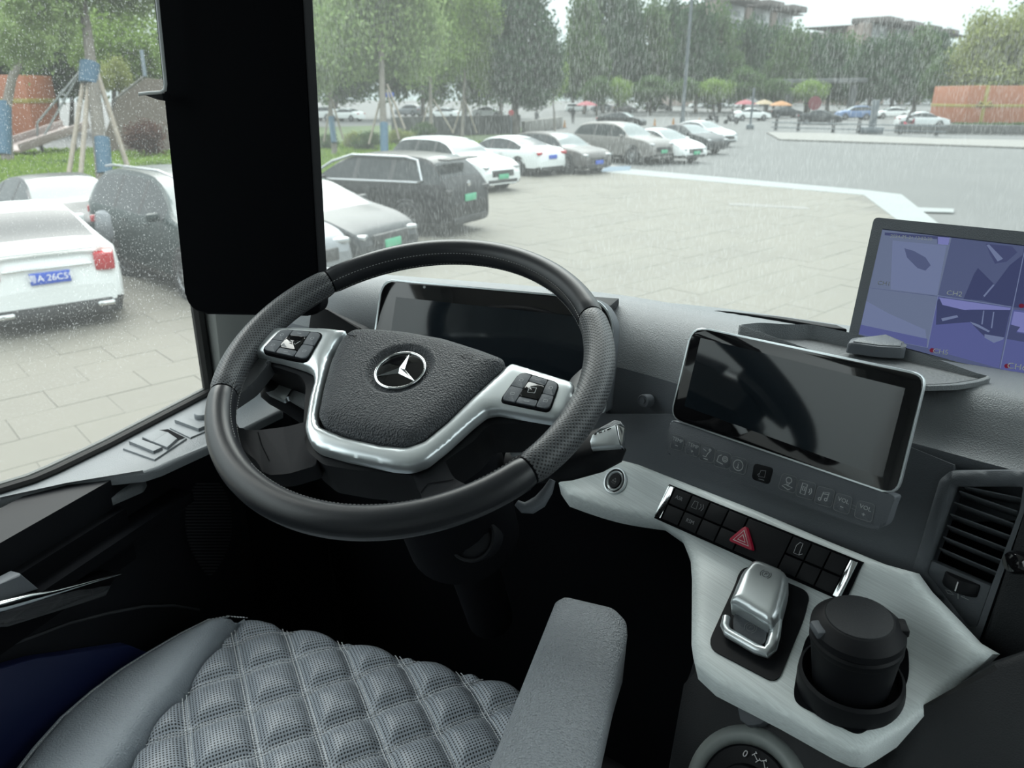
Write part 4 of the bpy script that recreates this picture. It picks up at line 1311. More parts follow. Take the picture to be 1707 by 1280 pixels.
# hub body, spokes
H0 = w_pl.off(-0.004)
hub_back = [(424, 590), (440, 556), (575, 556), (700, 560), (840, 610), (960, 650), (936, 702), (925, 704), (815, 706), (790, 735), (740, 770), (715, 800), (684, 792), (600, 785), (540, 775), (512, 752), (505, 715), (510, 640), (500, 625), (460, 612), (426, 600)]
panel('hub_back', hub_back, H0.off(-0.012), 0.05, 'black', wh, bevel=0.008, r=8)
panel('lower_spoke', [(386, 690), (399, 716), (430, 717), (479, 711), (520, 700), (530, 775), (480, 790), (440, 792), (430, 770), (400, 745), (372, 720)], H0.off(-0.012), 0.022, 'spoke', wh, bevel=0.010, r=10, segs=4)
panel('lower_spoke', [(684, 785), (737, 752), (745, 775), (756, 797), (775, 807), (800, 815), (770, 845), (690, 850), (704, 834), (700, 815)], H0.off(-0.012), 0.022, 'spoke', wh, bevel=0.010, r=10, segs=4)
spk = w_pl.off(-0.012)
strokes('spoke_seam', [([spk.px(*p) for p in ((428, 717), (434, 738), (447, 765))], False)], 0.0012, spk.P, -0.0034, 'soft_black', wh)
strokes('spoke_seam', [([spk.px(*p) for p in ((700, 818), (712, 803), (755, 796))], False)], 0.0012, spk.P, -0.0034, 'soft_black', wh)
# thumb ramps where the pods meet the rim
for pts in ([(395, 560), (440, 548), (452, 600), (420, 640), (378, 668), (366, 640)], [(950, 632), (985, 600), (1000, 640), (985, 690), (948, 735), (925, 700)]):
    panel('thumb_rest', pts, H0.off(-0.006), 0.02, 'perf_rim', wh, bevel=0.008, r=10, segs=3)
# silver trim
outer = [(443, 547.5), (500, 546), (545, 548), (579, 552), (563, 566), (549, 592), (536, 640), (525.6, 694), (532, 712), (576, 730), (635, 743), (677, 747), (707, 737), (745, 706), (787, 664), (822, 632), (846, 611), (853, 606), (956, 638), (958, 650), (938, 694), (926, 698), (829, 682), (810, 685), (787, 703), (745, 741), (711, 768), (690, 776), (677, 778), (652, 776), (576, 760), (530, 747), (515, 735), (509, 714), (517, 662), (525, 635), (520, 616), (508, 609), (466, 596), (422, 588), (419, 583)]
tr_pl = w_pl.off(-0.002)
def chamfer(hh, rd):
    return lambda U, Vv, d: hh * (1 - np.exp(-d / rd))
pillow('silver_trim', tr_pl.uv(rounded(outer, 6, 3)), tr_pl.P, chamfer(0.005, 0.0035), 0.004, 'satin', wh, 0.012)
# airbag cover
cover = [(579, 556), (594, 549.5), (635, 550), (677, 554), (741, 565.5), (800, 584), (837, 598), (842, 606), (840, 613), (818, 632), (784, 664), (742, 704), (704, 733), (692, 739), (677, 743), (636, 739), (579, 726), (540, 710), (531, 694), (540, 648), (552, 604), (566, 572)]
ac_pl = w_pl.off(0.0)
ec = np.array(ac_pl.off(0.008).px(667.5, 618))
er = 0.0295
def cover_h(U, Vv, d):
    hh = 0.013 * (1 - np.exp(-d / 0.010))
    q = np.hypot(U - ec[0], Vv - ec[1])
    dish = np.clip((0.0415 - q) / 0.006, 0, 1)
    dish = dish * dish * (3 - 2 * dish)
    return hh - 0.0055 * dish
pillow('airbag_cover', ac_pl.uv(rounded(cover, 8, 3)), ac_pl.P, cover_h, 0.0032, 'airbag', wh, 0.012)
eh = 0.0078
ring = []
for i in range(64):
    a = 2 * math.pi * i / 64
    ring.append(ac_pl.P(ec[0] + er * math.cos(a), ec[1] + er * math.sin(a), eh + 0.0012))
em = lathe('emblem_disc', ac_pl.P(*ec, eh), WN, [(er + 0.0005, -0.004), (er, 0.0), (er - 0.002, 0.0005), (0.005, 0.0008)], 'gloss_black', wh, 56)
V, Fc = tube_geo(ring + [ring[0]], 0.0017, 10, False)
obj('emblem_ring', V, Fc, 'chrome', em, True)
sv, sf = [ac_pl.P(*ec, eh + 0.0052)], []
for i in range(3):
    a = math.radians(90 + 120 * i)
    b = math.radians(150 + 120 * i)
    sv.append(ac_pl.P(ec[0] + (er - 0.001) * math.cos(a), ec[1] + (er - 0.001) * math.sin(a), eh + 0.0012))
    sv.append(ac_pl.P(ec[0] + 0.0052 * math.cos(b), ec[1] + 0.0052 * math.sin(b), eh + 0.0010))
for i in range(3):
    t0, g0, t1 = 1 + 2 * i, 2 + 2 * i, 1 + (2 * i + 2) % 6
    sf += [(0, t0, g0), (0, g0, t1)]
obj('emblem_star', sv, sf, 'chrome', em, False)
hs = [([(583, 570), (590, 573), (600, 573)], False), ([(586, 576), (592, 572), (597, 576)], False)]
for lines in (hs, [([(772, 606), (776, 610), (790, 611), (792, 605), (776, 606)], False)]):
    strokes('horn_symbol', [([ac_pl.px(*p) for p in L_], c_) for L_, c_ in lines], 0.0010, ac_pl.P, 0.0132, 'soft_black', wh)
# control pods
Z1 = lambda x, y: (340 + x * 720 / 1707, 380 + y * 540 / 1280)
pods = ([Z1(305, 402), Z1(475, 415), Z1(408, 530), Z1(225, 488)], [Z1(1252, 568), Z1(1408, 615), Z1(1368, 728), Z1(1166, 688)])
for pi, Q in enumerate(pods):
    pp = w_pl.off(0.0032)
    pd = panel('control_pod', Q, pp, 0.006, 'soft_black', wh, bevel=0.0012, r=10, h=0.001)
    mids = 0.40 if pi == 0 else 0.40
    cells = [(0.03, 0.30, 0.05, 0.49, 'btn'), (0.03, 0.30, 0.51, 0.95, 'btn'), (0.32, 0.70, 0.05, 0.24, 'btn'), (0.32, 0.70, 0.76, 0.95, 'btn'), (0.72, 0.97, 0.05, 0.49, 'btn'), (0.72, 0.97, 0.51, 0.95, 'btn')]
    for ci, (u0, u1, v0, v1, _) in enumerate(cells):
        px = [quadlerp(Q, u0, v0), quadlerp(Q, u1, v0), quadlerp(Q, u1, v1), quadlerp(Q, u0, v1)]
        rr = [1.5] * 4
        if ci == 0: rr[0] = 8
        if ci == 1: rr[3] = 8
        if ci == 4: rr[1] = 8
        if ci == 5: rr[2] = 8
        b_ = panel('control_button', px, pp, 0.004, 'dash_dark', pd, bevel=0.0008, r=rr, h=0.0028)
        c_ = np.array(pp.px(*quadlerp(Q, (u0 + u1) / 2, (v0 + v1) / 2)))
    px = [quadlerp(Q, 0.31, 0.26), quadlerp(Q, 0.71, 0.26), quadlerp(Q, 0.71, 0.74), quadlerp(Q, 0.31, 0.74)]
    panel('touch_pad', px, pp, 0.004, 'gloss_black', pd, bevel=0.0015, r=4, h=0.0036)
    sy = []
    for (u_, v_, kx) in ((.16, .27, 0), (.16, .72, 1), (.5, .14, 2), (.5, .86, 3), (.85, .27, 4), (.85, .72, 5)):
        c_ = np.array(pp.px(*quadlerp(Q, u_, v_)))
        s_ = 0.0022
        if kx in (0, 4):
            sy.append((arc(c_[0], c_[1], s_, n=8), True))
        elif kx in (2, 3):
            sy.append(([(c_[0] - s_ * 1.4, c_[1]), (c_[0] + s_ * 1.4, c_[1])], False))
        else:
            sy.append(([(c_[0] - s_, c_[1] - s_ * .7), (c_[0] - s_, c_[1] + s_ * .7), (c_[0] + s_, c_[1] + s_ * .7), (c_[0] + s_, c_[1] - s_ * .7)], True))
    c_ = np.array(pp.px(*quadlerp(Q, .5, .5)))
    if pi:
        sy2 = [([(c_[0] - .004, c_[1] - .004), (c_[0] - .004, c_[1] + .004), (c_[0] + .004, c_[1] + .004), (c_[0] + .004, c_[1] - .004)], True)]
    else:
        sy2 = [([(c_[0] - .006, c_[1] + .001), (c_[0] - .001, c_[1] + .001)], False), ([(c_[0] + .004, c_[1] - .002), (c_[0] + .006, c_[1] - .004), (c_[0] + .010, c_[1] + .003)], False)]
    obj('button_symbols', *join_geo([ribbon_geo(p, 0.0006, pp.P, 0.0031, c) for p, c in sy]), 'mark', pd)
    obj('pad_symbol', *join_geo([ribbon_geo(p, 0.0008, pp.P, 0.0039, c) for p, c in sy2]), 'mark', pd)

# column, stalks
col = thing('steering_column', WC - WN * 0.40, 'black steering column shroud behind the wheel', 'steering column')
V, Fc = lathe_geo(WC - WN * 0.36, WN, [(0.085, 0), (0.085, 0.16), (0.075, 0.24), (0.06, 0.30)], 32)
obj('shroud', V, Fc, 'soft_black', col, True)
tube('column_tube', [WC - WN * 0.62, WC - WN * 0.3], 0.04, 'soft_black', col, 20)  # near-black so the darkness under the dash is in the colour
kpos = at(785, 893, 1.02)
V, Fc = lathe_geo(kpos, unit(np.array([0.05, -0.8, 0.45])), [(0.036, -0.04), (0.036, 0.0), (0.034, 0.004), (0.031, 0.004), (0.031, -0.002), (0.02, 0.004)], 32)
obj('lock_barrel', V, Fc, 'black', col, True)
cres = [at(*p, 0.93) for p in ((861, 838), (872, 846), (885, 845), (900, 836), (913, 818), (921, 800))]
tube('column_lever', cres, [0.004, 0.007, 0.009, 0.009, 0.007, 0.004], 'dash_dark', col, 12)
tube('column_shroud_edge', [at(*p, 0.95) for p in ((852, 758), (868, 748), (890, 738), (914, 730), (935, 726))], [0.004, 0.007, 0.008, 0.008, 0.006], 'dash', col, 10)

def stalk(name, label, path, sizes, m, cap_from, cap_m):
    """a flattened lever lofted along path; sizes (half width, half height)"""
    o = thing(name, path[0], label, 'stalk')
    V, Fc = [], []
    nn = 20
    P = [np.asarray(p) for p in path]
    for i, p in enumerate(P):
        t = unit(P[min(i + 1, len(P) - 1)] - P[max(i - 1, 0)])
        a = unit(np.cross(t, WN)); b = np.cross(a, t)
        for j in range(nn):
            th = 2 * math.pi * j / nn
            c_, s_ = math.cos(th), math.sin(th)
            sq = (abs(c_) ** 3 + abs(s_) ** 3) ** (-1 / 3)
            V.append(p + a * c_ * sq * sizes[i][0] + b * s_ * sq * sizes[i][1])
    for i in range(len(P) - 1):
        for j in range(nn):
            Fc.append((i * nn + j, i * nn + (j + 1) % nn, (i + 1) * nn + (j + 1) % nn, (i + 1) * nn + j))
    Fc += [tuple(range(nn))[::-1], tuple(range((len(P) - 1) * nn, len(P) * nn))]
    obj('lever', V, Fc, m, o, True, angle=45)
    return o
LD = 0.985
s1 = stalk('light_stalk', 'black and silver control stalk left of the hub', [at(560, 720, 1.0), at(520, 690, 0.99), at(490, 668, LD), at(462, 652, LD - .005), at(444, 643, LD - .01), at(437, 641, LD - .012)], [(0.016, 0.014), (0.017, 0.016), (0.018, 0.017), (0.018, 0.017), (0.015, 0.014), (0.008, 0.008)], 'black', 2, 'satin')
f_pl = Plane(at(470, 640, LD - 0.018), unit(np.array([0.0, -0.45, 0.9])))
panel('silver_face', [(451, 623), (490, 645), (474, 668), (440, 652), (438, 645)], f_pl, 0.006, 'satin', s1, bevel=0.002, r=4)
panel('silver_band', [(487, 650), (491, 646), (483, 662), (478, 664)], f_pl, 0.008, 'chrome', s1, h=0.002)
panel('lever_face', [(491, 647), (518, 662), (508, 680), (481, 664)], f_pl, 0.006, 'dash', s1, bevel=0.001)
RD = 0.95
s2 = stalk('gear_stalk', 'black gear stalk with bright silver tip right of the wheel', [at(850, 780, 1.0), at(900, 772, 0.985), at(950, 764, 0.965), at(995, 752, RD), at(1022, 740, RD - .005), at(1034, 733, RD - .006)], [(0.022, 0.020), (0.026, 0.022), (0.028, 0.022), (0.027, 0.021), (0.024, 0.020), (0.014, 0.012)], 'black', 3, 'satin')
f2 = Plane(at(1012, 722, RD - 0.030), unit(np.array([-0.1, -0.62, 0.78])))
bm = bmesh.new()
top_ = [f2.P(*f2.px(*p)) for p in ((987, 724), (1026, 707), (1033, 741), (985, 745), (983, 735))]
bm_prism(bm, top_, -f2.n * 0.012, 0.002, 2)
from_bm('silver_face', bm, 'satin', s2)
panel('silver_tip', [(1027, 706), (1041, 712), (1037, 742), (1033, 741)], f2, 0.014, 'chrome', s2, bevel=0.002, h=-0.001)
panel('lever_top', [(1000, 712), (1024, 699), (1034, 701), (1041, 711), (1027, 706), (990, 722)], f2.off(-0.001), 0.012, 'dash', s2, bevel=0.002)
strokes('stalk_marks', [([f2.px(*p) for p in pr_], False) for pr_ in (((991, 725), (995, 723)), ((998, 722), (1004, 720)), ((1007, 719), (1009, 718)), ((1012, 717), (1019, 714)))], 0.0016, f2.P, 0.0006, 'soft_black', s2)

# ================================================================== SEAT
SZ = 2.0
s_pl = Plane((-0.5, 0.6, SZ), (0, 0, 1), (1, 0, 0))
seat = thing('driver_seat', (-0.55, 0.5, 1.5), 'dark grey quilted leather driver seat with pale double stitching', 'seat')
FY = 0.935
xw = lambda *p: tuple(level(*p, SZ)[:2])
seam_px = [(409, 1025), (395, 1034), (382, 1046), (345, 1094), (308, 1142), (255, 1205), (207, 1277), (150, 1345)]
seam = [xw(*p) for p in seam_px]
A0 = [(-0.80, 0.926)]
quilt = [seam[0], (-0.77, 0.931), (-0.70, 0.937), (-0.60, 0.938), (-0.5, 0.937), (-0.40, 0.933), (-0.32, 0.925), (-0.27, 0.90), (-0.25, 0.80), (-0.25, 0.25), (-0.77, 0.25)] + seam[::-1][:-1]
SA = [-0.152, -0.065, 0.026, 0.113, 0.197, 0.280, 0.361, 0.446]
SB = [1.180, 1.094, 1.005, 0.912, 0.835, 0.752, 0.668, 0.585, 0.50, 0.415, 0.33]
def quilt_h(X, Y, d):
    s = (X + Y) / math.sqrt(2)
    t = (Y - X) / math.sqrt(2)
    da = np.min(np.abs(s[:, None] - np.array(SA)[None]), 1)
    db = np.min(np.abs(t[:, None] - np.array(SB)[None]), 1)
    groove = -0.011 * np.exp(-(da / 0.012) ** 2) - 0.011 * np.exp(-(db / 0.012) ** 2)
    puff = 0.0065 * np.clip(np.minimum(da, db) / 0.04, 0, 1)
    roll = -0.075 * np.clip((Y - 0.80) / 0.137, 0, 1) ** 3.2
    edge = -0.012 * np.exp(-d / 0.007)
    return np.maximum(groove, -0.014) + puff + roll * 0 + edge - 0.02 * np.clip((Y - 0.86) / 0.077, 0, 1) ** 2.5
sp_place = lambda a, b, h: np.array([a, b, SZ + h])
pillow('quilted_cushion', quilt, sp_place, quilt_h, 0.0055, 'perf_seat', seat, 0.14, down=(0, 0.0, -1))
# stitches: two rows on each quilt line
sv_ = []
def q_at(x, y):
    a = np.array([x]); b = np.array([y])
    return float(quilt_h(a, b, np.array([0.05]))[0])
Qp = np.array(quilt)
def stitch_line(p, d, L_, off_):
    nrm = np.array([-d[1], d[0]])
    t = 0.0
    while t < L_:
        a = p + d * t + nrm * off_
        b = p + d * (t + 0.0042) + nrm * off_
        t += 0.0058
        ab = np.array([a, b])
        if inside(ab, Qp).all() and seg_dist(ab, Qp).min() > 0.004:
            A_ = (a[0], a[1], SZ + q_at(*a) + 0.0010)
            B_ = (b[0], b[1], SZ + q_at(*b) + 0.0010)
            sv_.append(tube_geo([A_, B_], 0.00075, 4))
dA = np.array([1, -1]) / math.sqrt(2); dB = np.array([1, 1]) / math.sqrt(2)
for s_ in SA:
    p0_ = dB * s_ - dA * 1.4
    for of in (-0.0032, 0.0032):
        stitch_line(p0_, dA, 1.5, of)
for t_ in SB:
    p0_ = -dA * t_ - dB * 0.5
    for of in (-0.0032, 0.0032):
        stitch_line(p0_, dB, 1.5, of)
o = obj('stitching', *join_geo(sv_), 'thread', seat)
o['kind'] = 'stuff'
# left bolster
bol_z = 2.012
out_px = [(409, 1023), (380, 1021), (345, 1027), (300, 1050), (250, 1079), (200, 1110), (150, 1147), (100, 1190), (55, 1240), (20, 1285), (-20, 1345)]
xwb = lambda *p: tuple(level(*p, bol_z)[:2])
bol = [xwb(*p) for p in out_px] + [tuple(np.array(q_) + np.array([-0.004, 0])) for q_ in seam[::-1]]
def bol_h(X, Y, d):
    return 0.020 * (1 - np.exp(-d / 0.016)) - 0.02 * np.exp(-d / 0.005) * 0.6
pillow('side_bolster', bol, lambda a, b, h: np.array([a, b, bol_z - 0.010 + h]), bol_h, 0.008, 'seat_leather', seat, 0.16, down=(0.15, 0, -1))
edge = [np.array([*xwb(*p), bol_z - 0.008]) for p in out_px]
tube('piping', [p + np.array([-0.003, 0.002, -0.004]) for p in edge[1:]], [0.001, 0.002] + [0.0032] * (len(edge) - 3), 'seat_leather', seat, 8)
sv_ = []
for off_ in (0.010,):
    dense = []
    for i in range(len(edge) - 1):
        kk = max(1, int(np.linalg.norm(edge[i + 1] - edge[i]) / 0.0055))
        dense += [edge[i] + (edge[i + 1] - edge[i]) * j / kk for j in range(kk)]
    for i in range(len(dense) - 1):
        t_ = unit(dense[i + 1] - dense[i]); nr = unit(np.array([-t_[1], t_[0], 0]))
        if nr[0] < 0: nr = -nr
        for of, dz in ((0.005, 0.0045), (-0.006, -0.006)):
            a = dense[i] + nr * of + _z * dz
            sv_.append(tube_geo([a, a + t_ * 0.0038], 0.0006, 4))
o = obj('bolster_stitching', *join_geo(sv_), 'thread', seat)
o['kind'] = 'stuff'
box('seat_base', (-0.55, 0.52, 1.70), (0.5, 0.7, 0.36), 'soft_black', seat, bevel=0.02)
box('seat_pan', (-0.55, 0.55, 1.9), (0.54, 0.70, 0.10), 'soft_black', seat, bevel=0.02)
# fold-down armrest on the right of the seat
af = Plane((-0.17, 0.7, 2.25), unit(np.array([0.03, 0.0, 1.0])))
aro = [(926, 1004), (940, 997), (1025, 1017), (1044, 1036), (1046, 1060), (1030, 1110), (960, 1420), (760, 1420), (840, 1220)]
uv_ = rounded(af.uv(aro), [0.004, 0.006, 0.008, 0.008, 0.004, 0.02, 0.01, 0.01, 0.01], 4)
pillow('armrest', uv_, af.P, lambda U, Vv, d: 0.014 * (1 - np.exp(-d / 0.009)) + 0.004 * np.clip(d / 0.05, 0, 1), 0.006, 'arm', seat, 0.075)

# outdoors: matt surfaces seen in full daylight; colours below are given as they look there and darkened once to offset the sky brightened to light the cab
OUT = 0.373
_mat, _stone, _leafy = mat, stone, leafy
def _o(c):
    return tuple(v * OUT for v in c)
def mat(name, col, *a, **k):
    return _mat(name, _o(col), *a, **k)
def stone(name, a, b_, scale):
    return _stone(name, _o(a), _o(b_), scale)
def leafy(name, a, b_, trans=0.35):
    return _leafy(name, tuple(v * 0.75 for v in a), tuple(v * 0.75 for v in b_), trans)

# ================================================================== GROUND
asphalt = stone('asphalt', (0.135, 0.140, 0.137), (0.180, 0.184, 0.178), 0.25)
K['asphalt'] = asphalt
K['paver'] = stone('beige_stone', (0.268, 0.250, 0.205), (0.330, 0.308, 0.250), 0.55)
K['joint'] = mat('joint_sand', (0.25, 0.235, 0.20), 0.9)
K['band'] = mat('pale_paint_band', (0.44, 0.48, 0.47), 0.7, vary=(1.2, 0.12))
K['kerb'] = mat('pale_kerb_stone', (0.36, 0.35, 0.32), 0.8, vary=(0.6, 0.1))
K['lawn'] = mat('lawn_soil', (0.10, 0.17, 0.035), 0.9, vary=(0.8, 0.35))
bm = bmesh.new()
box_bm(bm, (0, 190, -0.10), (700, 640, 0.10))
ground = struct(from_bm('ground', bm, 'asphalt', None, False))
G = lambda x, y: level(x, y, 0.0)
# stone-paved forecourt: slabs one by one near the truck, the rest joined
b1, b2, b3 = G(1010, 284), G(1442, 322), G(1500, 366)
fore = [b1[:2], b2[:2], np.array([b3[0] + 0.3, 14.0]), np.array([b3[0] + 0.6, -8.0]), np.array([-12.0, -8.0]), np.array([-13.0, 9.0]), np.array([-12.2, 18.0]), np.array([-11.0, 30.0])]
bed = struct(obj('forecourt', *(lambda q: ([(*p, -0.03) for p in q] + [(*p, -0.0055) for p in q], [tuple(range(len(q)))[::-1], tuple(range(len(q), 2 * len(q)))] + [(i, (i + 1) % len(q), len(q) + (i + 1) % len(q), len(q) + i) for i in range(len(q))]))(fore), 'joint', None))
PA = math.radians(62)
pu = np.array([math.cos(PA), math.sin(PA)]); pv = np.array([-pu[1], pu[0]])
PW, PH = 0.90, 0.60
pts_ = []
for i in range(-40, 60):
    for j in range(-70, 60):
        c_ = pu * ((i + (0.5 if j % 2 else 0.0)) * PW) + pv * (j * PH)
        if inside([c_], fore)[0] and seg_dist([c_], fore)[0] > 0.35:
            v = np.array([c_[0], c_[1], 0]) - EYE
            d = v @ _fw
            if d < 0.5:
                continue
            x_, y_ = CX + F * (v @ _r) / d, CY - F * (v @ _up) / d
            seen = -60 < x_ < 1560 and y_ < 860 and (x_ < 300 or y_ < 560)
            pts_.append((0 if seen else 1, float(np.hypot(*c_)), c_))
pts_.sort(key=lambda q: (q[0], q[1]))
def paver_geo(w, d, t=0.03, b=0.008):
    V = [(sx * w / 2, sy * d / 2, -t) for sx, sy in ((-1, -1), (1, -1), (1, 1), (-1, 1))]
    V += [(sx * w / 2, sy * d / 2, -b) for sx, sy in ((-1, -1), (1, -1), (1, 1), (-1, 1))]
    V += [(sx * (w / 2 - b), sy * (d / 2 - b), 0) for sx, sy in ((-1, -1), (1, -1), (1, 1), (-1, 1))]
    Fc = [(8, 9, 10, 11)]
    for k in (0, 4):
        Fc += [(k + i, k + (i + 1) % 4, k + 4 + (i + 1) % 4, k + 4 + i) for i in range(4)]
    return V, Fc
pvv, pvf = paver_geo(PW - 0.005, PH - 0.005, b=0.003)
pmesh = mesh_data('paver', pvv, pvf, 'paver')
rest = []
for k_, (_, _, c_) in enumerate(pts_):
    dz = random.uniform(-0.003, 0.002)
    if k_ < 298:
        o = bpy.data.objects.new('paver', pmesh)
        link(o, bed)
        o.location = (c_[0], c_[1], dz)
        o.rotation_euler = (random.uniform(-.002, .002), random.uniform(-.002, .002), PA)
    else:
        R_ = np.array([[pu[0], pv[0]], [pu[1], pv[1]]])
        rest.append(([(*(c_ + R_ @ np.array(v[:2])), v[2] + dz) for v in pvv], pvf))
o = obj('paver_field', *join_geo(rest), 'paver', bed)
o['kind'] = 'stuff'
# painted / pale stone bands round the forecourt and pale kerbs further out
def flat(name, px, m, t=0.02, parent=None, z0=0.004):
    q = [G(*p) for p in px]
    bm = bmesh.new()
    bm_prism(bm, [p + _z * z0 for p in q], (0, 0, -t))
    return from_bm(name, bm, m, parent, False)
struct(flat('forecourt_band', [(990, 280), (1020, 279), (1445, 317), (1503, 324), (1580, 385), (1520, 385), (1440, 325), (1010, 287)], 'band'))
struct(flat('pale_paving', [(1278, 221), (1380, 223), (1560, 232), (1800, 236), (1800, 250), (1600, 243), (1300, 233)], 'kerb', z0=0.05, t=0.08))
struct(flat('pale_paving', [(880, 287), (960, 284), (1000, 282), (1040, 279), (1010, 272), (900, 276)], 'kerb', z0=0.006))
struct(flat('blue_bay_mark', [(1000, 287), (1050, 284), (1052, 277), (1010, 278)], mat('faded_blue_paint', (0.20, 0.30, 0.40), 0.8), z0=0.008))
for k_, px in enumerate(([(1215, 338), (1345, 345), (1350, 349), (1215, 342)], [(1505, 345), (1590, 348), (1590, 354), (1512, 352)])):
    struct(flat('faded_marking', px, 'band', z0=0.005) if k_ else flat('faded_marking', px, 'kerb', z0=0.006))
# lawn with grass
lawn_px = [(-40, 352), (140, 338), (300, 320), (430, 310), (545, 302), (640, 276), (760, 252), (860, 229), (880, 215), (740, 208), (520, 214), (300, 246), (-60, 258)]
lw = [G(*p) for p in lawn_px]
bm = bmesh.new()
bm_prism(bm, [p + _z * 0.10 for p in lw], (0, 0, -0.14))
lawn = struct(from_bm('lawn', bm, 'lawn', None, False))
grass_m = leafy('grass_blades', (0.16, 0.27, 0.045), (0.30, 0.42, 0.09), 0.4)
gv, gf = [], []
L2_ = np.array([p[:2] for p in lw])
lo_, hi_ = L2_.min(0), L2_.max(0)
cand = rng.uniform(lo_, hi_, (60000, 2))
cand = cand[inside(cand, L2_)]
cand = cand[np.argsort(np.hypot(cand[:, 0], cand[:, 1]))][:16000]
for x_, y_ in cand:
    a = rng.uniform(0, 6.28); s_ = rng.uniform(0.05, 0.13); h_ = rng.uniform(0.07, 0.2)
    k = len(gv)
    gv += [(x_ - math.cos(a) * s_, y_ - math.sin(a) * s_, 0.09), (x_ + math.cos(a) * s_, y_ + math.sin(a) * s_, 0.09), (x_ + rng.uniform(-.06, .06), y_ + rng.uniform(-.06, .06), 0.10 + h_)]
    gf.append((k, k + 1, k + 2))
o = obj('grass', gv, gf, grass_m)
tag(o, 'bright green grass covering the lawn behind the parked cars', 'grass', kind='stuff')

# ================================================================== CARS
SED = [(0, .40), (.006, .56), (.02, .665), (.05, .715), (.11, .735), (.155, .745), (.20, .785), (.28, .90), (.35, .965), (.45, 1.0), (.55, .985), (.615, .925), (.69, .80), (.735, .715), (.79, .68), (.88, .63), (.95, .565), (.985, .49), (1, .38)]
SUV = [(0, .42), (.008, .58), (.018, .64), (.035, .70), (.07, .84), (.105, .945), (.16, .98), (.27, .998), (.40, 1.0), (.52, .98), (.60, .915), (.67, .79), (.715, .68), (.78, .645), (.89, .61), (.955, .555), (.985, .48), (1, .38)]
COUPE = [(0, .40), (.006, .54), (.02, .65), (.05, .70), (.10, .735), (.15, .78), (.25, .89), (.35, .965), (.45, 1.0), (.55, .985), (.625, .915), (.71, .77), (.755, .69), (.80, .655), (.88, .60), (.95, .52), (.985, .45), (1, .34)]
wheel_cache = {}
def wheel_meshes(R, Wd):
    key = (round(R, 2), round(Wd, 2))
    if key not in wheel_cache:
        V, Fc = lathe_geo((0, 0, 0), (0, 1, 0), [(R * .66, -Wd / 2), (R * .93, -Wd / 2), (R, -Wd * .32), (R, Wd * .32), (R * .93, Wd / 2), (R * .66, Wd / 2), (R * .62, Wd * .25), (R * .2, Wd * .25)], 28)
        t = mesh_data('tyre', V, Fc, 'wheel_black', True)
        parts = [lathe_geo((0, 0, 0), (0, 1, 0), [(R * .67, Wd * .30), (R * .67, Wd * .46), (R * .62, Wd * .44), (R * .60, Wd * .30)], 28)]
        parts.append(lathe_geo((0, 0, 0), (0, 1, 0), [(R * .16, Wd * .25), (R * .16, Wd * .42), (R * .05, Wd * .45)], 14))
        for i in range(10):
            a = 2 * math.pi * i / 10
            ca, sa = math.cos(a), math.sin(a)
            w0, w1 = R * .05, R * .035
            pr_ = []
            for rr, ww, hh in ((R * .12, w0, Wd * .40), (R * .63, w1, Wd * .42)):
                for s_, z_ in ((-1, 0), (1, 0), (1, -Wd * .12), (-1, -Wd * .12)):
                    pr_.append((ca * rr - sa * ww * s_, hh + z_, sa * rr + ca * ww * s_))
            parts.append((pr_, [(0, 1, 2, 3), (7, 6, 5, 4), (0, 4, 5, 1), (1, 5, 6, 2), (2, 6, 7, 3), (3, 7, 4, 0)]))
        r_ = mesh_data('rim', *join_geo(parts), 'alloy', True)
        wheel_cache[key] = (t, r_)
    return wheel_cache[key]

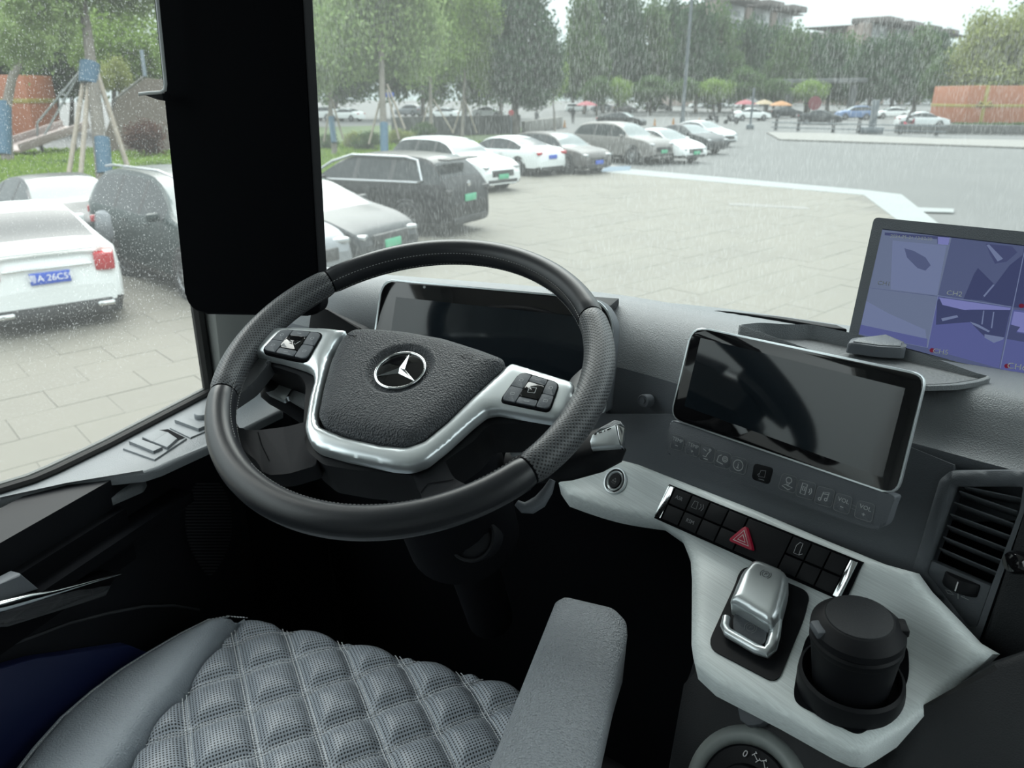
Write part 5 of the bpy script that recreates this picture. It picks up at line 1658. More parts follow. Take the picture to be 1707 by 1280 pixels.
def car(label, kind, paint, anchor, lxy, az, L=4.7, Wd=1.82, H=1.46, plate=None, plate_at='front', plate_text='', detail=True, roof=None, group=None, name='car', cat='car', tail_extra=False, tail_dark=False):
    """anchor: world point; lxy: where that point sits on the car (x forward, y left) in metres"""
    a = math.radians(az)
    f_ = np.array([math.cos(a), math.sin(a)]); l_ = np.array([-f_[1], f_[0]])
    c = np.asarray(anchor)[:2] - f_ * lxy[0] - l_ * lxy[1]
    t = thing(name, (c[0], c[1], 0.0), label, cat, group, a)
    P_ = {'sedan': SED, 'suv': SUV, 'coupe': COUPE}[kind]
    px_, pz_ = zip(*P_)
    N_ = 46 if detail else 26
    u = np.r_[0, .004, .009, np.linspace(.018, .982, N_ - 6), .991, .996, 1.0]
    zt = np.interp(u, px_, pz_) * H
    zs = zt.copy()
    zs[2:-2] = np.convolve(zt, [.2, .6, .2], 'same')[2:-2]
    zt = zs
    belt0 = (.64 if kind == 'suv' else .66) * H
    belt = belt0 + (0.5 - u) * 0.06
    if kind == 'coupe':
        belt = belt - .02
    rows = []
    cs = []
    for i, uu in enumerate(u):
        e_ = max(0, (abs(2 * uu - 1) - .78) / .22)
        w = Wd / 2 * (1 - .13 * e_ ** 2 - (.05 if i in (0, len(u) - 1) else 0))
        z = zt[i]
        cpar = float(np.clip((z - belt[i] - .03) / (H - belt[i] - .03), 0, 1))
        zb = min(belt[i], z - .035 * H)
        lo = .19 if e_ < .6 else .19 + .06 * (e_ - .6) / .4
        wr = w * (.93 - .25 * cpar)
        rg = [(w * .80, lo), (w * .955, lo + .05), (w * .985, lo + .13), (w, lo + (zb - lo) * .45), (w * .99, lo + (zb - lo) * .72), (w * .965, zb)]
        rg += [(w * .955 if cpar > 0.02 else w * .95, zb + .012), (wr, z - .055 * H * max(cpar, .25)), (wr * .93, z - .018 * H), (wr * .55, z - .002), (0, z + .004)]
        x = (uu - .5) * L
        full = [(x, -yy, zz) for yy, zz in rg] + [(x, yy, zz) for yy, zz in rg[-2::-1]]
        rows.append(full)
        cs.append(cpar)
    nR = len(rows[0])
    nh = 10
    paintF, glassF, scrF, rearF, sillF = [], [], [], [], []
    flat_ = [p for r in rows for p in r]
    imax = int(np.argmax(zt))
    for i in range(len(rows) - 1):
        c0, c1 = cs[i], cs[i + 1]
        mid = (u[i] + u[i + 1]) / 2
        for j in range(nR - 1):
            q = (i * nR + j, (i + 1) * nR + j, (i + 1) * nR + j + 1, i * nR + j + 1)
            jj = j if j < nh else nR - 2 - j
            slope = abs(zt[i + 1] - zt[i]) / (u[i + 1] - u[i]) / L
            if jj == 6 and min(c0, c1) > .16 and max(c0, c1) > .3:
                if detail and any(abs(mid - p) < .010 for p in ((.33, .52) if kind != 'suv' else (.30, .50))):
                    sillF.append(q)
                else:
                    glassF.append(q)
            elif jj in (8, 9) and slope > .23 and min(c0, c1) > 0.03 and max(c0, c1) < .97:
                (scrF if u[i] > u[imax] else rearF).append(q)
            elif jj in (0, 1):
                sillF.append(q)
            else:
                paintF.append(q)
    paintF.append(tuple(range(nR))[::-1])
    paintF.append(tuple((len(rows) - 1) * nR + k for k in range(nR)))
    def part(nm, Fs, m, sm=True):
        used = sorted({k for q in Fs for k in q})
        mp = {k: i for i, k in enumerate(used)}
        return obj(nm, [flat_[k] for k in used], [tuple(mp[k] for k in q) for q in Fs], m, t, sm, world=False, angle=35)
    part('body', paintF, paint)
    if glassF: part('side_window', glassF, 'car_glass')
    if scrF: part('windscreen', scrF, 'car_screen')
    if rearF: part('rear_window', rearF, 'car_glass')
    part('sill', sillF + [], 'car_trim')
    if roof:
        rf = [q for q in paintF if len(q) == 4 and (q[0] % nR) in (8, 9, 10, 11) and cs[q[0] // nR] > .93]
        if rf:
            o_ = part('roof_panel', rf, roof)
            o_.location = (0, 0, 0.006)
    # floor pan so that nothing shows through
    obj('underbody', [(-L * .46, -Wd * .38, .2), (L * .46, -Wd * .38, .2), (L * .46, Wd * .38, .2), (-L * .46, Wd * .38, .2), (-L * .46, -Wd * .38, .26), (L * .46, -Wd * .38, .26), (L * .46, Wd * .38, .26), (-L * .46, Wd * .38, .26)], [(3, 2, 1, 0), (4, 5, 6, 7), (0, 1, 5, 4), (1, 2, 6, 5), (2, 3, 7, 6), (3, 0, 4, 7)], 'car_trim', t, world=False)
    R = .335 if kind != 'suv' else .37
    ty, rm = wheel_meshes(R, .225)
    for sx in (-1, 1):
        for sy in (-1, 1):
            wx = (.295 * L if sx > 0 else -.29 * L)
            arch = lathe_geo((wx, sy * (Wd / 2 - .02), R), (0, sy, 0), [(R + .075, -.06), (R + .075, .012), (R + .045, .022), (R + .045, .016), (R * .5, .016)], 26)
            obj('wheel_arch', *arch, 'car_trim', t, True, world=False)
            w_ = bpy.data.objects.new('wheel', ty)
            link(w_, t, False)
            w_.location = (wx, sy * (Wd / 2 - .085), R)
            if sy < 0: w_.rotation_euler = (0, 0, math.pi)
            r_ = bpy.data.objects.new('rim', rm)
            link(r_, w_, False)
    zf = {'sedan': .50, 'suv': .50, 'coupe': .44}[kind] * H
    fx, rx = L / 2, -L / 2
    if detail:
        for sy in (-1, 1):
            box('head_lamp', (fx - .12, sy * Wd * .345, zf - .03), (.18, .32, .085), 'lamp_clear', t, (unit((1, -sy * .42, -.1)), unit((sy * .42, 1, 0)), (0, 0, 1)), .03, False)
            box('tail_lamp', (rx + .085, sy * Wd * .37, (.60 if kind != 'suv' else .56) * H), ((.12, .34, .13) if not tail_extra else (.24, .24, .24)), 'car_trim' if tail_dark else 'lamp_red', t, (unit((1, sy * .25, .15)), unit((-sy * .25, 1, 0)), (0, 0, 1)), .03, False)
            box('door_mirror', ((.70 if kind != 'suv' else .665) * L - L / 2, sy * (Wd / 2 + .07), belt0 + .05), (.12, .20, .13), paint, t, None, .04, False)
            if kind == 'sedan' or kind == 'suv':
                for hx in (.46, .66) if kind == 'sedan' else (.44, .62):
                    box('door_handle', ((hx - .06) * L - L / 2, sy * (Wd / 2 + .004), belt0 - .11), (.17, .03, .025), paint, t, None, .008, False)
        box('grille', (fx - .01, 0, .36 * H), (.06, Wd * .52, .20), 'car_trim', t, None, .02, False)
        box('lower_intake', (fx - .03, 0, .21 * H), (.08, Wd * .72, .11), 'car_trim', t, None, .02, False)
        box('rear_diffuser', (rx + .03, 0, .20 * H), (.10, Wd * .74, .15), 'car_trim', t, None, .02, False)
    else:
        for sy in (-1, 1):
            box('tail_lamp', (rx + .05, sy * Wd * .36, .58 * H), (.10, .32, .12), 'lamp_red', t, None, 0, False)
            box('head_lamp', (fx - .08, sy * Wd * .34, .50 * H), (.16, .34, .10), 'lamp_clear', t, None, 0, False)
    if plate:
        s = 1 if plate_at == 'front' else -1
        pz = (.30 * H if s > 0 else .50 * H) if kind != 'suv' else (.30 * H if s > 0 else .47 * H)
        pxx = (fx + .03) if s > 0 else (rx - .012)
        po = box('number_plate', (pxx, 0, pz), (.025, .46, .15), plate, t, None, .004, False)
        if plate_text:
            text('plate_lettering', plate_text, (pxx + s * .0135, 0, pz), (0, s, 0), (0, 0, 1), .112, 'white_mark', po, world=False, ext=.001)
    return t
def paint(name, c, metal=0.0, rough=0.34):
    c = tuple(v * (2.5 if min(c) > 0.4 else 1.45) for v in c)
    return mat(name, c, rough, metal * 0.5, 0.22, coat=0.04)
PT = {'white': paint('car_white', (.62, .64, .63)), 'pearl': paint('car_pearl', (.52, .54, .54)), 'black': paint('car_black', (.012, .013, .015)), 'darkgrey': paint('car_dark_grey', (.045, .05, .055), .4),
      'green': paint('car_dark_green', (.035, .055, .055), .3), 'silver': paint('car_silver', (.33, .35, .37), .5), 'beige': paint('car_beige', (.30, .285, .27), .4), 'greyblue': paint('car_grey_blue', (.12, .14, .165), .5),
      'blue': paint('car_light_blue', (.20, .30, .52), .2), 'brown': paint('car_grey_brown', (.16, .15, .145), .4), 'red': paint('car_red', (.40, .03, .04))}
zhit = lambda x, y, z: level(x, y, z)

# white saloon seen from behind, near left
cw = car('white saloon seen from behind with blue plate, nearest the side window', 'sedan', PT['white'], zhit(83, 458, .76), (-2.36, 0), 148, 4.70, 1.82, 1.45, 'plate_blue', 'rear', '\u7ca4A 26C59', tail_extra=True)
box('chrome_strip', (-2.345, 0, .845), (.03, 1.02, .03), 'chrome', cw, None, .008, False)
box('boot_lip', (-2.24, 0, 1.045), (.16, 1.36, .03), PT['white'], cw, None, .012, False)
for sy in (-1, 1):
    box('exhaust_tip', (-2.36, sy * .58, .30), (.10, .22, .075), 'chrome', cw, None, .03, False)
box('bumper_valance', (-2.33, 0, .26), (.10, 1.5, .16), 'car_trim', cw, None, .03, False)  # dark diffuser trim across the foot of the bumper
# dark saloon behind it
car('dark saloon half hidden behind the near white saloon', 'sedan', PT['darkgrey'], zhit(143, 372, .75), (2.25, -.3), -24, 4.75, 1.85, 1.45)
# dark green SUV
cg = car('dark green SUV with silver roof rails beside the mirror display', 'suv', PT['green'], zhit(148, 338, 1.12), (-2.25, -.9), -24, 4.95, 1.95, 1.78)
for sy in (-1, 1):
    tube('roof_rail', [(-1.9, sy * .62, 1.76), (-1.5, sy * .63, 1.80), (.3, sy * .63, 1.81), (.8, sy * .62, 1.74)], .02, 'alloy', cg, 8, False)
# silver car and grey saloon nose-out behind the display
car('pale silver car whose headlamp peeps out beside the mirror display', 'sedan', PT['silver'], zhit(538, 438, .45), (2.3, .1), -12, 4.6, 1.8, 1.5)
car('dark grey saloon with low sloping bonnet and pale plate, nose out', 'coupe', PT['darkgrey'], zhit(655, 398, .50), (2.45, 0), -9, 4.85, 1.96, 1.48, 'plate_green', 'front')
# black SUV seen from behind
cb = car('black SUV with silver window surround and green plate', 'suv', PT['black'], zhit(784, 327, .82), (-2.5, 0), 171, 5.0, 1.95, 1.72, 'plate_green', 'rear', tail_dark=True)
tube('window_surround', [(1.35, .925, 1.13), (.9, .935, 1.12), (-1.75, .935, 1.16), (-1.85, .92, 1.20), (-1.62, .72, 1.60), (-1.3, .69, 1.66), (.2, .67, 1.66), (.75, .74, 1.50), (1.35, .92, 1.14)], .028, 'alloy', cb, 8, False)
lathe('tail_badge', (-2.46, 0, 1.10), (-1, 0, 0), [(.06, 0), (.06, .02), (.03, .025)], 'chrome', cb, 16, False)
box('roof_spoiler', (-2.22, 0, 1.62), (.28, 1.25, .04), 'car_trim', cb, None, .015, False)
# white SUV, nose out
car('white SUV nose out behind the black SUV', 'suv', PT['white'], zhit(838, 292, .52), (2.35, 0), -24, 4.75, 1.9, 1.62, 'plate_green', 'front')
# white saloon from behind, mid row
car('white saloon with red tail lamps and blue plate, tail out mid-row', 'sedan', PT['white'], zhit(921, 261, .72), (-2.4, 0), 156, 4.85, 1.82, 1.43, 'plate_blue', 'rear')
car('grey-brown hatchback nose out with blue plate beside the white saloon', 'suv', PT['brown'], zhit(997, 269, .48), (2.2, 0), -28, 4.5, 1.85, 1.52, 'plate_blue', 'front')
car('large beige SUV, tallest of the row', 'suv', PT['beige'], zhit(1106, 252, .54), (2.5, 0), -29, 5.05, 1.98, 1.76, 'plate_green', 'front')
car('white-bonneted saloon right beside the large beige SUV', 'coupe', PT['white'], zhit(1161, 254, .45), (2.35, 0), -32, 4.7, 1.9, 1.45, 'plate_green', 'front')
car('black saloon with pale bonnet glare, second from the row end', 'sedan', PT['darkgrey'], zhit(1199, 240, .5), (2.4, 0), -34, 4.8, 1.88, 1.46)
car('pearl saloon at the far end of the row', 'sedan', PT['pearl'], zhit(1216, 230, .5), (2.35, 0), -34, 4.7, 1.85, 1.46)
car('low black saloon crossing behind the large beige SUV', 'sedan', PT['black'], G(1030, 213), (0, -.9), -8, 4.7, 1.82, 1.45)
# far car park
far = [  # px, base py, heading, kind, paint, label
    (1255, 201, 20, 'sedan', 'white', 'small white saloon near the thin grey post'),
    (1312, 196, 18, 'sedan', 'darkgrey', 'dark saloon queueing behind the white one'),
    (1365, 207, -5, 'sedan', 'darkgrey', 'dark hatch with pale bonnet ahead of the light blue SUV'),
    (1418, 199, 195, 'suv', 'blue', 'light blue SUV in the far car park'),
    (1482, 197, 190, 'coupe', 'white', 'white low hatch parked right of the light blue SUV'),
    (1540, 214, 10, 'sedan', 'pearl', 'pale silver saloon crossing near the orange gift box'),
    (548, 200, 170, 'suv', 'white', 'white car behind the thin trunk next to the mirror display'),
    (585, 201, 175, 'sedan', 'white', 'white saloon between the two wrapped trunks'),
    (688, 193, 170, 'suv', 'silver', 'silver van-like car right of the thick wrapped trunk'),
    (748, 199, 175, 'sedan', 'white', 'white saloon just above the low grey wall'),
    (812, 196, 5, 'sedan', 'white', 'white saloon beside the dark dense tree'),
]
for px, py, az, kd_, pc, lb in far:
    car(lb, kd_, PT[pc], G(px, py), (0, -.9), az + 0, 4.6, 1.82, 1.5 if kd_ != 'suv' else 1.7, detail=False)
for k_, (px, py) in enumerate(((962, 187), (1003, 186), (1040, 188), (1071, 182), (1102, 184), (1163, 180), (1192, 181), (1221, 180))):
    car('distant parked car in the line below the tree belt', ('suv', 'sedan')[k_ % 2], PT[('white', 'silver', 'brown', 'white', 'pearl', 'white', 'silver', 'white')[k_]], G(px, py), (0, 0), (15, 195, 25, 20)[k_ % 4], 4.6, 1.82, 1.6, detail=False, group='distant cars under the tree belt')

# ================================================================== TREES
def crown_mesh(name, m, n, size, seed, droop=0.0, blobs=46, fill=0.17):
    r = np.random.default_rng(seed)
    c = r.normal(size=(blobs, 3))
    c /= np.linalg.norm(c, axis=1)[:, None]
    c *= (r.uniform(.25, 1, blobs) ** .5)[:, None] * .84
    idx = r.integers(0, blobs, n)
    p = c[idx] + r.normal(size=(n, 3)) * fill
    if droop:
        p[:, 2] -= droop * np.abs(r.normal(size=n)) * .35
    p = p[np.linalg.norm(p * np.array([1, 1, .8]), axis=1) < 1.18]
    n = len(p)
    u = r.normal(size=(n, 3)); u /= np.linalg.norm(u, axis=1)[:, None]
    if droop:
        u[:, 2] -= 1.0; u /= np.linalg.norm(u, axis=1)[:, None]
    w = np.cross(u, r.normal(size=(n, 3))); w /= np.linalg.norm(w, axis=1)[:, None]
    s = size * r.uniform(.6, 1.3, n)[:, None]
    V = np.empty((n, 4, 3))
    V[:, 0] = p - u * s; V[:, 1] = p + w * s * .5; V[:, 2] = p + u * s; V[:, 3] = p - w * s * .5
    V = V.reshape(-1, 3)
    me = bpy.data.meshes.new(name)
    me.vertices.add(len(V)); me.vertices.foreach_set('co', V.ravel())
    me.loops.add(4 * n); me.loops.foreach_set('vertex_index', np.arange(4 * n))
    me.polygons.add(n); me.polygons.foreach_set('loop_start', np.arange(n) * 4); me.polygons.foreach_set('loop_total', np.full(n, 4))
    me.update(calc_edges=True)
    me.materials.append(m)
    return me
LF = {'fresh': leafy('fresh_leaves', (.17, .27, .06), (.30, .42, .13)), 'light': leafy('light_leaves', (.20, .30, .10), (.36, .46, .20)), 'dark': leafy('dark_leaves', (.038, .076, .042), (.09, .148, .076)),
      'mid': leafy('mid_leaves', (.065, .115, .045), (.13, .20, .08)), 'yellow': leafy('yellowish_leaves', (.20, .24, .07), (.34, .37, .14)), 'rust': leafy('rusty_leaves', (.07, .035, .03), (.15, .08, .06))}
CR_ = {'fresh': crown_mesh('fresh_crown', LF['fresh'], 5200, .055, 1), 'light': crown_mesh('light_crown', LF['light'], 5200, .058, 2, .5), 'dark': crown_mesh('dark_crown', LF['dark'], 6000, .062, 3, 0, 70, .14),
       'mid': crown_mesh('mid_crown', LF['mid'], 5200, .065, 4, 0, 60, .15), 'yellow': crown_mesh('yellow_crown', LF['yellow'], 5200, .06, 5, .3), 'rust': crown_mesh('rust_crown', LF['rust'], 2500, .08, 6)}
def tree(label, trunk, crowns, depth, kind, rad, m='bark', group=None, top=None, name='tree', wrap=None):
    """trunk: sighted points from the ground up; crowns: (px, py, half width px, half height px, depth shift)"""
    pts = [at(x, y, depth) for x, y in trunk]
    s = F / depth
    base = pts[0].copy(); base[2] = 0
    t = thing(name, base, label, 'tree', group)
    path = [base] + [np.array([p[0], p[1], max(p[2], .2 * i)]) for i, p in enumerate(pts[1:], 1)]
    c0 = crowns[0]
    topc = at(c0[0], c0[1], depth)
    path.append(topc)
    rr = [rad * (1.15 if i == 0 else 1 - .6 * i / len(path)) for i in range(len(path))]
    parts = [tube_geo(path, rr, 9)]
    for c in crowns:
        cc = at(c[0], c[1], depth + c[4])
        parts.append(tube_geo([path[-2] * .6 + path[-1] * .4, (path[-1] + cc) / 2 + _z * .1, cc + _z * c[3] / s * .3], [rad * .45, rad * .3, rad * .08], 6))
    obj('trunk', *join_geo(parts), m, t, True)
    for i, c in enumerate(crowns):
        o = bpy.data.objects.new('foliage', CR_[c[5] if len(c) > 5 else kind])
        link(o, t)
        o.location = at(c[0], c[1], depth + c[4])
        o.scale = (c[2] / s, c[2] / s, c[3] / s)
        o.rotation_euler = (0, 0, (i * 2.1 + depth) % 6.28)
    if wrap:
        w0, w1 = wrap
        a_, b_ = at(*w0, depth), at(*w1, depth)
        tube('blue_wrap', [a_, b_], rad * 1.12, 'blue_wrap', t, 12)
    return t
# staked tree by the playground
t1 = tree('leaning tree with blue wraps, propped by wooden stakes, near the playground', [(172, 305), (160, 180), (152, 110), (145, 50), (137, 0)], [(130, -75, 120, 75, 0), (60, -20, 80, 60, -1), (215, -30, 80, 55, 1), (30, 60, 60, 45, 2)], 24, 'light', .21, wrap=((175, 290), (170, 230)))
tube('blue_wrap', [at(148, 140, 24), at(150, 105, 24)], .30, 'blue_wrap', t1, 12)
for a_, b_, r_ in (((112, 308), (140, 130), .07), ((133, 310), (148, 135), .075), ((214, 282), (157, 108), .08)):
    A_ = at(*a_, 23.5 if a_[0] < 200 else 24.6); A_[2] = max(A_[2], 0.0)
    tube('stake', [A_, at(*b_, 24)], r_, 'stake', t1, 8)
tree('slim tree with blue wrap in front of the orange box', [(10, 262), (8, 190), (20, 130), (40, 90)], [(20, 30, 70, 70, 0), (80, 20, 60, 50, 1), (-20, 60, 40, 40, 0)], 34, 'light', .24, wrap=((9, 258), (8, 170)))
# planted trees right of the mirror display, with stakes
def staked(tr, stakes, depth):
    for a_, b_ in stakes:
        A_ = at(*a_, depth + .6); A_[2] = max(A_[2], 0.05)
        tube('stake', [A_, at(*b_, depth)], .05, 'stake', tr, 7)
tr = tree('thick pale trunk with blue wrap rising behind the black SUV', [(641, 262), (638, 180), (636, 100), (633, 20)], [(640, -40, 90, 70, 0), (590, 40, 75, 70, 0), (690, 50, 60, 75, 1), (640, 100, 40, 30, 2)], 34, 'light', .165, wrap=((641, 262), (640, 205)))
staked(tr, [((665, 232), (645, 150)), ((675, 215), (645, 140)), ((615, 240), (638, 150))], 34)
tr = tree('slender tree with wrapped trunk beside the mirror display', [(557, 238), (551, 180), (548, 120), (540, 40)], [(545, 20, 60, 70, 0), (575, 90, 42, 45, 1), (530, 90, 35, 55, -1), (560, -60, 70, 50, 0)], 38, 'light', .13, wrap=((557, 238), (552, 195)))
staked(tr, [((572, 232), (553, 165)), ((540, 236), (552, 165))], 38)
tr = tree('small staked tree right of the thick wrapped trunk', [(719, 222), (718, 180), (717, 120), (714, 60)], [(712, 30, 52, 60, 0), (735, 95, 45, 45, 1), (690, 110, 34, 30, -1), (740, -30, 50, 45, 0)], 50, 'fresh', .13)
staked(tr, [((700, 222), (718, 160)), ((756, 222), (722, 165))], 50)
tr = tree('young bright green tree above the low grey wall', [(770, 220), (772, 180), (775, 120), (778, 60)], [(775, 20, 48, 60, 0), (800, 110, 34, 40, 1), (760, 80, 40, 42, -1), (800, 30, 40, 50, 0)], 54, 'fresh', .12)
staked(tr, [((755, 222), (771, 170)), ((795, 222), (774, 165))], 54)
tree('dark dense tree with drooping skirt standing at the car park corner', [(860, 222), (858, 185), (862, 140), (868, 80)], [(872, 60, 62, 75, 0), (855, 120, 46, 50, -1), (905, 110, 40, 50, 0), (885, 160, 38, 26, 0), (868, -20, 55, 50, 0)], 56, 'dark', .30, 'bark_dark')
tree('bright green spray of a young tree in front of the dark dense one', [(925, 214), (924, 190), (922, 170)], [(925, 130, 24, 38, 0)], 58, 'fresh', .08)
# backdrop of trees: left behind the playground, centre, right
for k_, (x, y, rx, ry, d, kd_) in enumerate(((30, 40, 90, 80, 62, 'mid'), (95, 90, 70, 70, 60, 'mid'), (200, 70, 75, 75, 58, 'fresh'), (250, 110, 50, 40, 64, 'mid'), (120, 30, 80, 70, 66, 'mid'), (-60, 60, 80, 90, 60, 'mid'), (190, 120, 30, 30, 52, 'yellow'), (340, 70, 85, 90, 66, 'mid'), (425, 60, 80, 95, 74, 'fresh'), (480, 90, 60, 80, 70, 'mid'))):
    tree('leafy tree in the screen of trees behind the playground', [(x, 225), (x, 180), (x, y + ry * .6)], [(x, y, rx, ry, 0), (x + rx * .5, y + ry * .4, rx * .6, ry * .6, 1), (x - rx * .5, y + ry * .35, rx * .6, ry * .6, -1)], d, kd_, .2, 'bark_dark', 'trees behind the playground')
for k_, (x, y, rx, ry, d, kd_) in enumerate(((560, 90, 60, 80, 95, 'mid'), (640, 60, 70, 100, 100, 'mid'), (705, 80, 60, 90, 98, 'mid'), (775, 70, 60, 100, 104, 'mid'), (835, 90, 50, 80, 102, 'mid'), (520, 60, 60, 90, 92, 'mid'))):
    tree('hazy tree beyond the staked young trees', [(x, 190), (x, 175), (x, y + ry * .6)], [(x, y, rx, ry, 0), (x + rx * .4, y + ry * .5, rx * .7, ry * .5, 2)], d, kd_, .3, 'bark_dark', 'hazy trees behind the staked ones')
belt = [(975, 70, 34, 85), (1005, 45, 32, 95), (1040, 70, 36, 85), (1080, 90, 42, 85), (1118, 75, 38, 85), (1160, 85, 40, 85), (1200, 95, 40, 80), (1240, 100, 38, 70), (1278, 105, 36, 65), (1312, 108, 36, 62), (1345, 110, 34, 58), (1380, 112, 36, 58), (1415, 116, 36, 55), (1450, 116, 36, 56), (1488, 112, 36, 58), (1525, 110, 36, 60), (1560, 110, 36, 60), (955, 120, 26, 50)]
for k_, (x, y, rx, ry) in enumerate(belt):
    d = 128 + (k_ * 37) % 30
    tree('dense dark tree in the belt along the far side of the car park', [(x, 176), (x, 160), (x, y + ry * .4)], [(x, y, rx, ry, 0), (x + rx * .5, y + ry * .45, rx * .75, ry * .5, -2), (x - rx * .5, y + ry * .4, rx * .75, ry * .55, 1)], d, 'dark' if (k_ * 7) % 3 else 'mid', .35, 'bark_dark', 'trees of the far belt')
for k_, (x, y, rx, ry) in enumerate(((995, 152, 30, 22), (1030, 150, 24, 24), (1085, 148, 34, 20), (1140, 150, 30, 18), (1190, 148, 34, 20), (1240, 140, 36, 26), (1290, 150, 28, 18), (1350, 150, 30, 20))):
    tree('low rounded tree in front of the dark belt', [(x, 178), (x, 170), (x, y + ry * .5)], [(x, y, rx, ry, 0)], 118 + k_ % 3, ('mid', 'fresh', 'mid')[k_ % 3], .2, 'bark_dark', 'low trees before the belt')
tree('large yellowish green tree behind the orange gift box', [(1650, 205), (1650, 160), (1652, 110)], [(1650, 70, 55, 62, 0), (1610, 110, 40, 48, 1), (1690, 60, 50, 62, -1), (1640, 130, 60, 40, 0), (1720, 120, 50, 60, 0)], 105, 'yellow', .4, 'bark_dark')
tree('dark tall tree right of the yellowish one', [(1730, 205), (1730, 150), (1728, 90)], [(1725, 50, 45, 75, 0), (1712, 110, 30, 55, 0)], 112, 'mid', .4, 'bark_dark')
tree('hazy tree left of the yellowish one', [(1580, 200), (1580, 160), (1582, 130)], [(1580, 128, 34, 40, 0), (1560, 140, 24, 30, 0)], 108, 'mid', .3, 'bark_dark')

def bush(name, label, c, r, kind, group=None):
    base = np.array([c[0], c[1], 0])
    t = thing(name, base, label, 'bush', group)
    o = bpy.data.objects.new('foliage', CR_[kind]); link(o, t)
    o.location = Vector(np.asarray(c)); o.scale = r
    st_ = [tube_geo([base, (base + np.asarray(c)) / 2 + np.array([dx, dy, 0]), np.asarray(c) + np.array([dx * 2, dy * 2, 0])], [.03, .025, .012], 5) for dx, dy in ((.05, 0), (-.05, .04), (0, -.06))]
    obj('stem', *join_geo(st_), 'bark_dark', t)
    return t
c = at(240, 230, 36); bush('bush', 'dark rusty bush against the brown climbing wall', c, (1.05, 1.05, .9), 'rust')
for k_, (x, y, d, rx, rz, kd_) in enumerate(((205, 285, 31, 1.6, .55, 'fresh'), (265, 282, 30, 1.7, .6, 'fresh'), (100, 285, 33, 1.6, .45, 'mid'), (40, 292, 33, 1.6, .4, 'mid'))):
    bush('clipped_bush', 'low clipped hedge bush along the lawn behind the parked cars', at(x, y, d), (rx, .8, rz), kd_, 'hedge bushes on the lawn')
for k_, (x, y, d) in enumerate(((540, 240, 42), (595, 232, 43), (612, 236, 41), (668, 226, 46), (705, 218, 50))):
    bush('shrub', 'brownish shrub between the staked trunks', at(x, y, d), (.9, .9, .55), 'yellow' if k_ % 2 else 'mid', 'shrubs between the staked trunks')

# ================================================================== PLAYGROUND
def vpanel(name, px, depth, thick, m, parent=None, turn=0.0):
    n_ = -_h * math.cos(turn) + _r * math.sin(turn)
    return panel(name, px, Plane(at(*px[0], depth), n_), thick, m, parent, bevel=0.0)
K['terracotta'] = mat('orange_panel', (.72, .25, .115), .6, vary=(.5, .1))
K['ribbon'] = mat('yellow_ribbon', (.62, .50, .10), .6)
def gift(label, x0, x1, yt, yb, depth, rib_h, rib_x, bow):
    a_, b_ = at(x0, yb, depth), at(x1, yb, depth)
    zt_ = at(x0, yt, depth)[2]
    w_ = np.linalg.norm((b_ - a_)[:2]); X_ = unit(np.array([*(b_ - a_)[:2], 0])); Y_ = np.cross(_z, X_)
    c_ = (a_ + b_) / 2; c_[2] = 0
    c_ = c_ + Y_ * w_ * .4
    t = thing('gift_box', c_, label, 'display box')
    box('box_body', c_ + _z * zt_ / 2, (w_, w_ * .8, zt_), 'terracotta', t, (X_, Y_, _z), .05)
    zr = at(x0, rib_h, depth)[2]
    box('ribbon', np.array([c_[0], c_[1], zr]), (w_ + .06, w_ * .8 + .06, .32), 'ribbon', t, (X_, Y_, _z), .01)
    if rib_x:
        pr_ = at(rib_x, yb, depth)
        box('ribbon', np.array([pr_[0], pr_[1], zt_ / 2 + .02]) + Y_ * w_ * .4, (.42, w_ * .8 + .08, zt_ + .04), 'ribbon', t, (X_, Y_, _z), .01)
        if bow:
            bc = np.array([pr_[0], pr_[1], zr]) - Y_ * .12
            V, Fc = join_geo([tube_geo([bc, bc + X_ * s_ * .55 + _z * .45, bc + X_ * s_ * .95 + _z * .05, bc], .12, 7) for s_ in (-1, 1)])
            obj('bow', V, Fc, 'ribbon', t, True)
    return t
gift('orange gift box with yellow band behind the slim wrapped tree', -40, 62, 126, 237, 56, 168, None, False)
gift('orange gift box with yellow ribbon and bow beyond the car park', 1604, 1740, 143, 206, 86, 176, 1634, True)
K['wallbrown'] = mat('brown_climbing_board', (.38, .31, .26), .8, vary=(.6, .15))
cwall = thing('climbing_wall', np.array([*at(235, 255, 40)[:2], 0]), 'brown sloping climbing wall in the playground', 'play wall')
vpanel('wall_board', [(165, 255), (195, 165), (242, 130), (285, 135), (330, 160), (335, 262)], 40, .25, 'wallbrown', cwall)
tube('edge_rail', [at(192, 165, 39.8), at(242, 126, 39.8)], .06, 'kerb', cwall, 8)
tube('corner_post', [at(242, 128, 39.8), at(236, 84, 39.8)], .10, mat('pale_blue_post', (.26, .34, .40), .6), cwall, 10)
K['pinkish'] = mat('pinkish_chute', (.60, .48, .44), .6)
sld = thing('slide', np.array([*at(60, 280, 38)[:2], 0]), 'pinkish playground slide with yellow run-out', 'slide')
S_a, S_b = at(15, 272, 37), at(128, 212, 41)
S_a[2] = max(S_a[2], .35)
dS = unit(S_b - S_a); wS = unit(np.cross(dS, _z)); uS = np.cross(wS, dS)
Ls = np.linalg.norm(S_b - S_a)
box('chute', (S_a + S_b) / 2, (Ls, 1.6, .10), 'pinkish', sld, (dS, wS, uS), .02)
for s_ in (-1, 1):
    box('side_wall', (S_a + S_b) / 2 + wS * s_ * .82 + uS * .16, (Ls, .08, .42), 'pinkish', sld, (dS, wS, uS), .02)
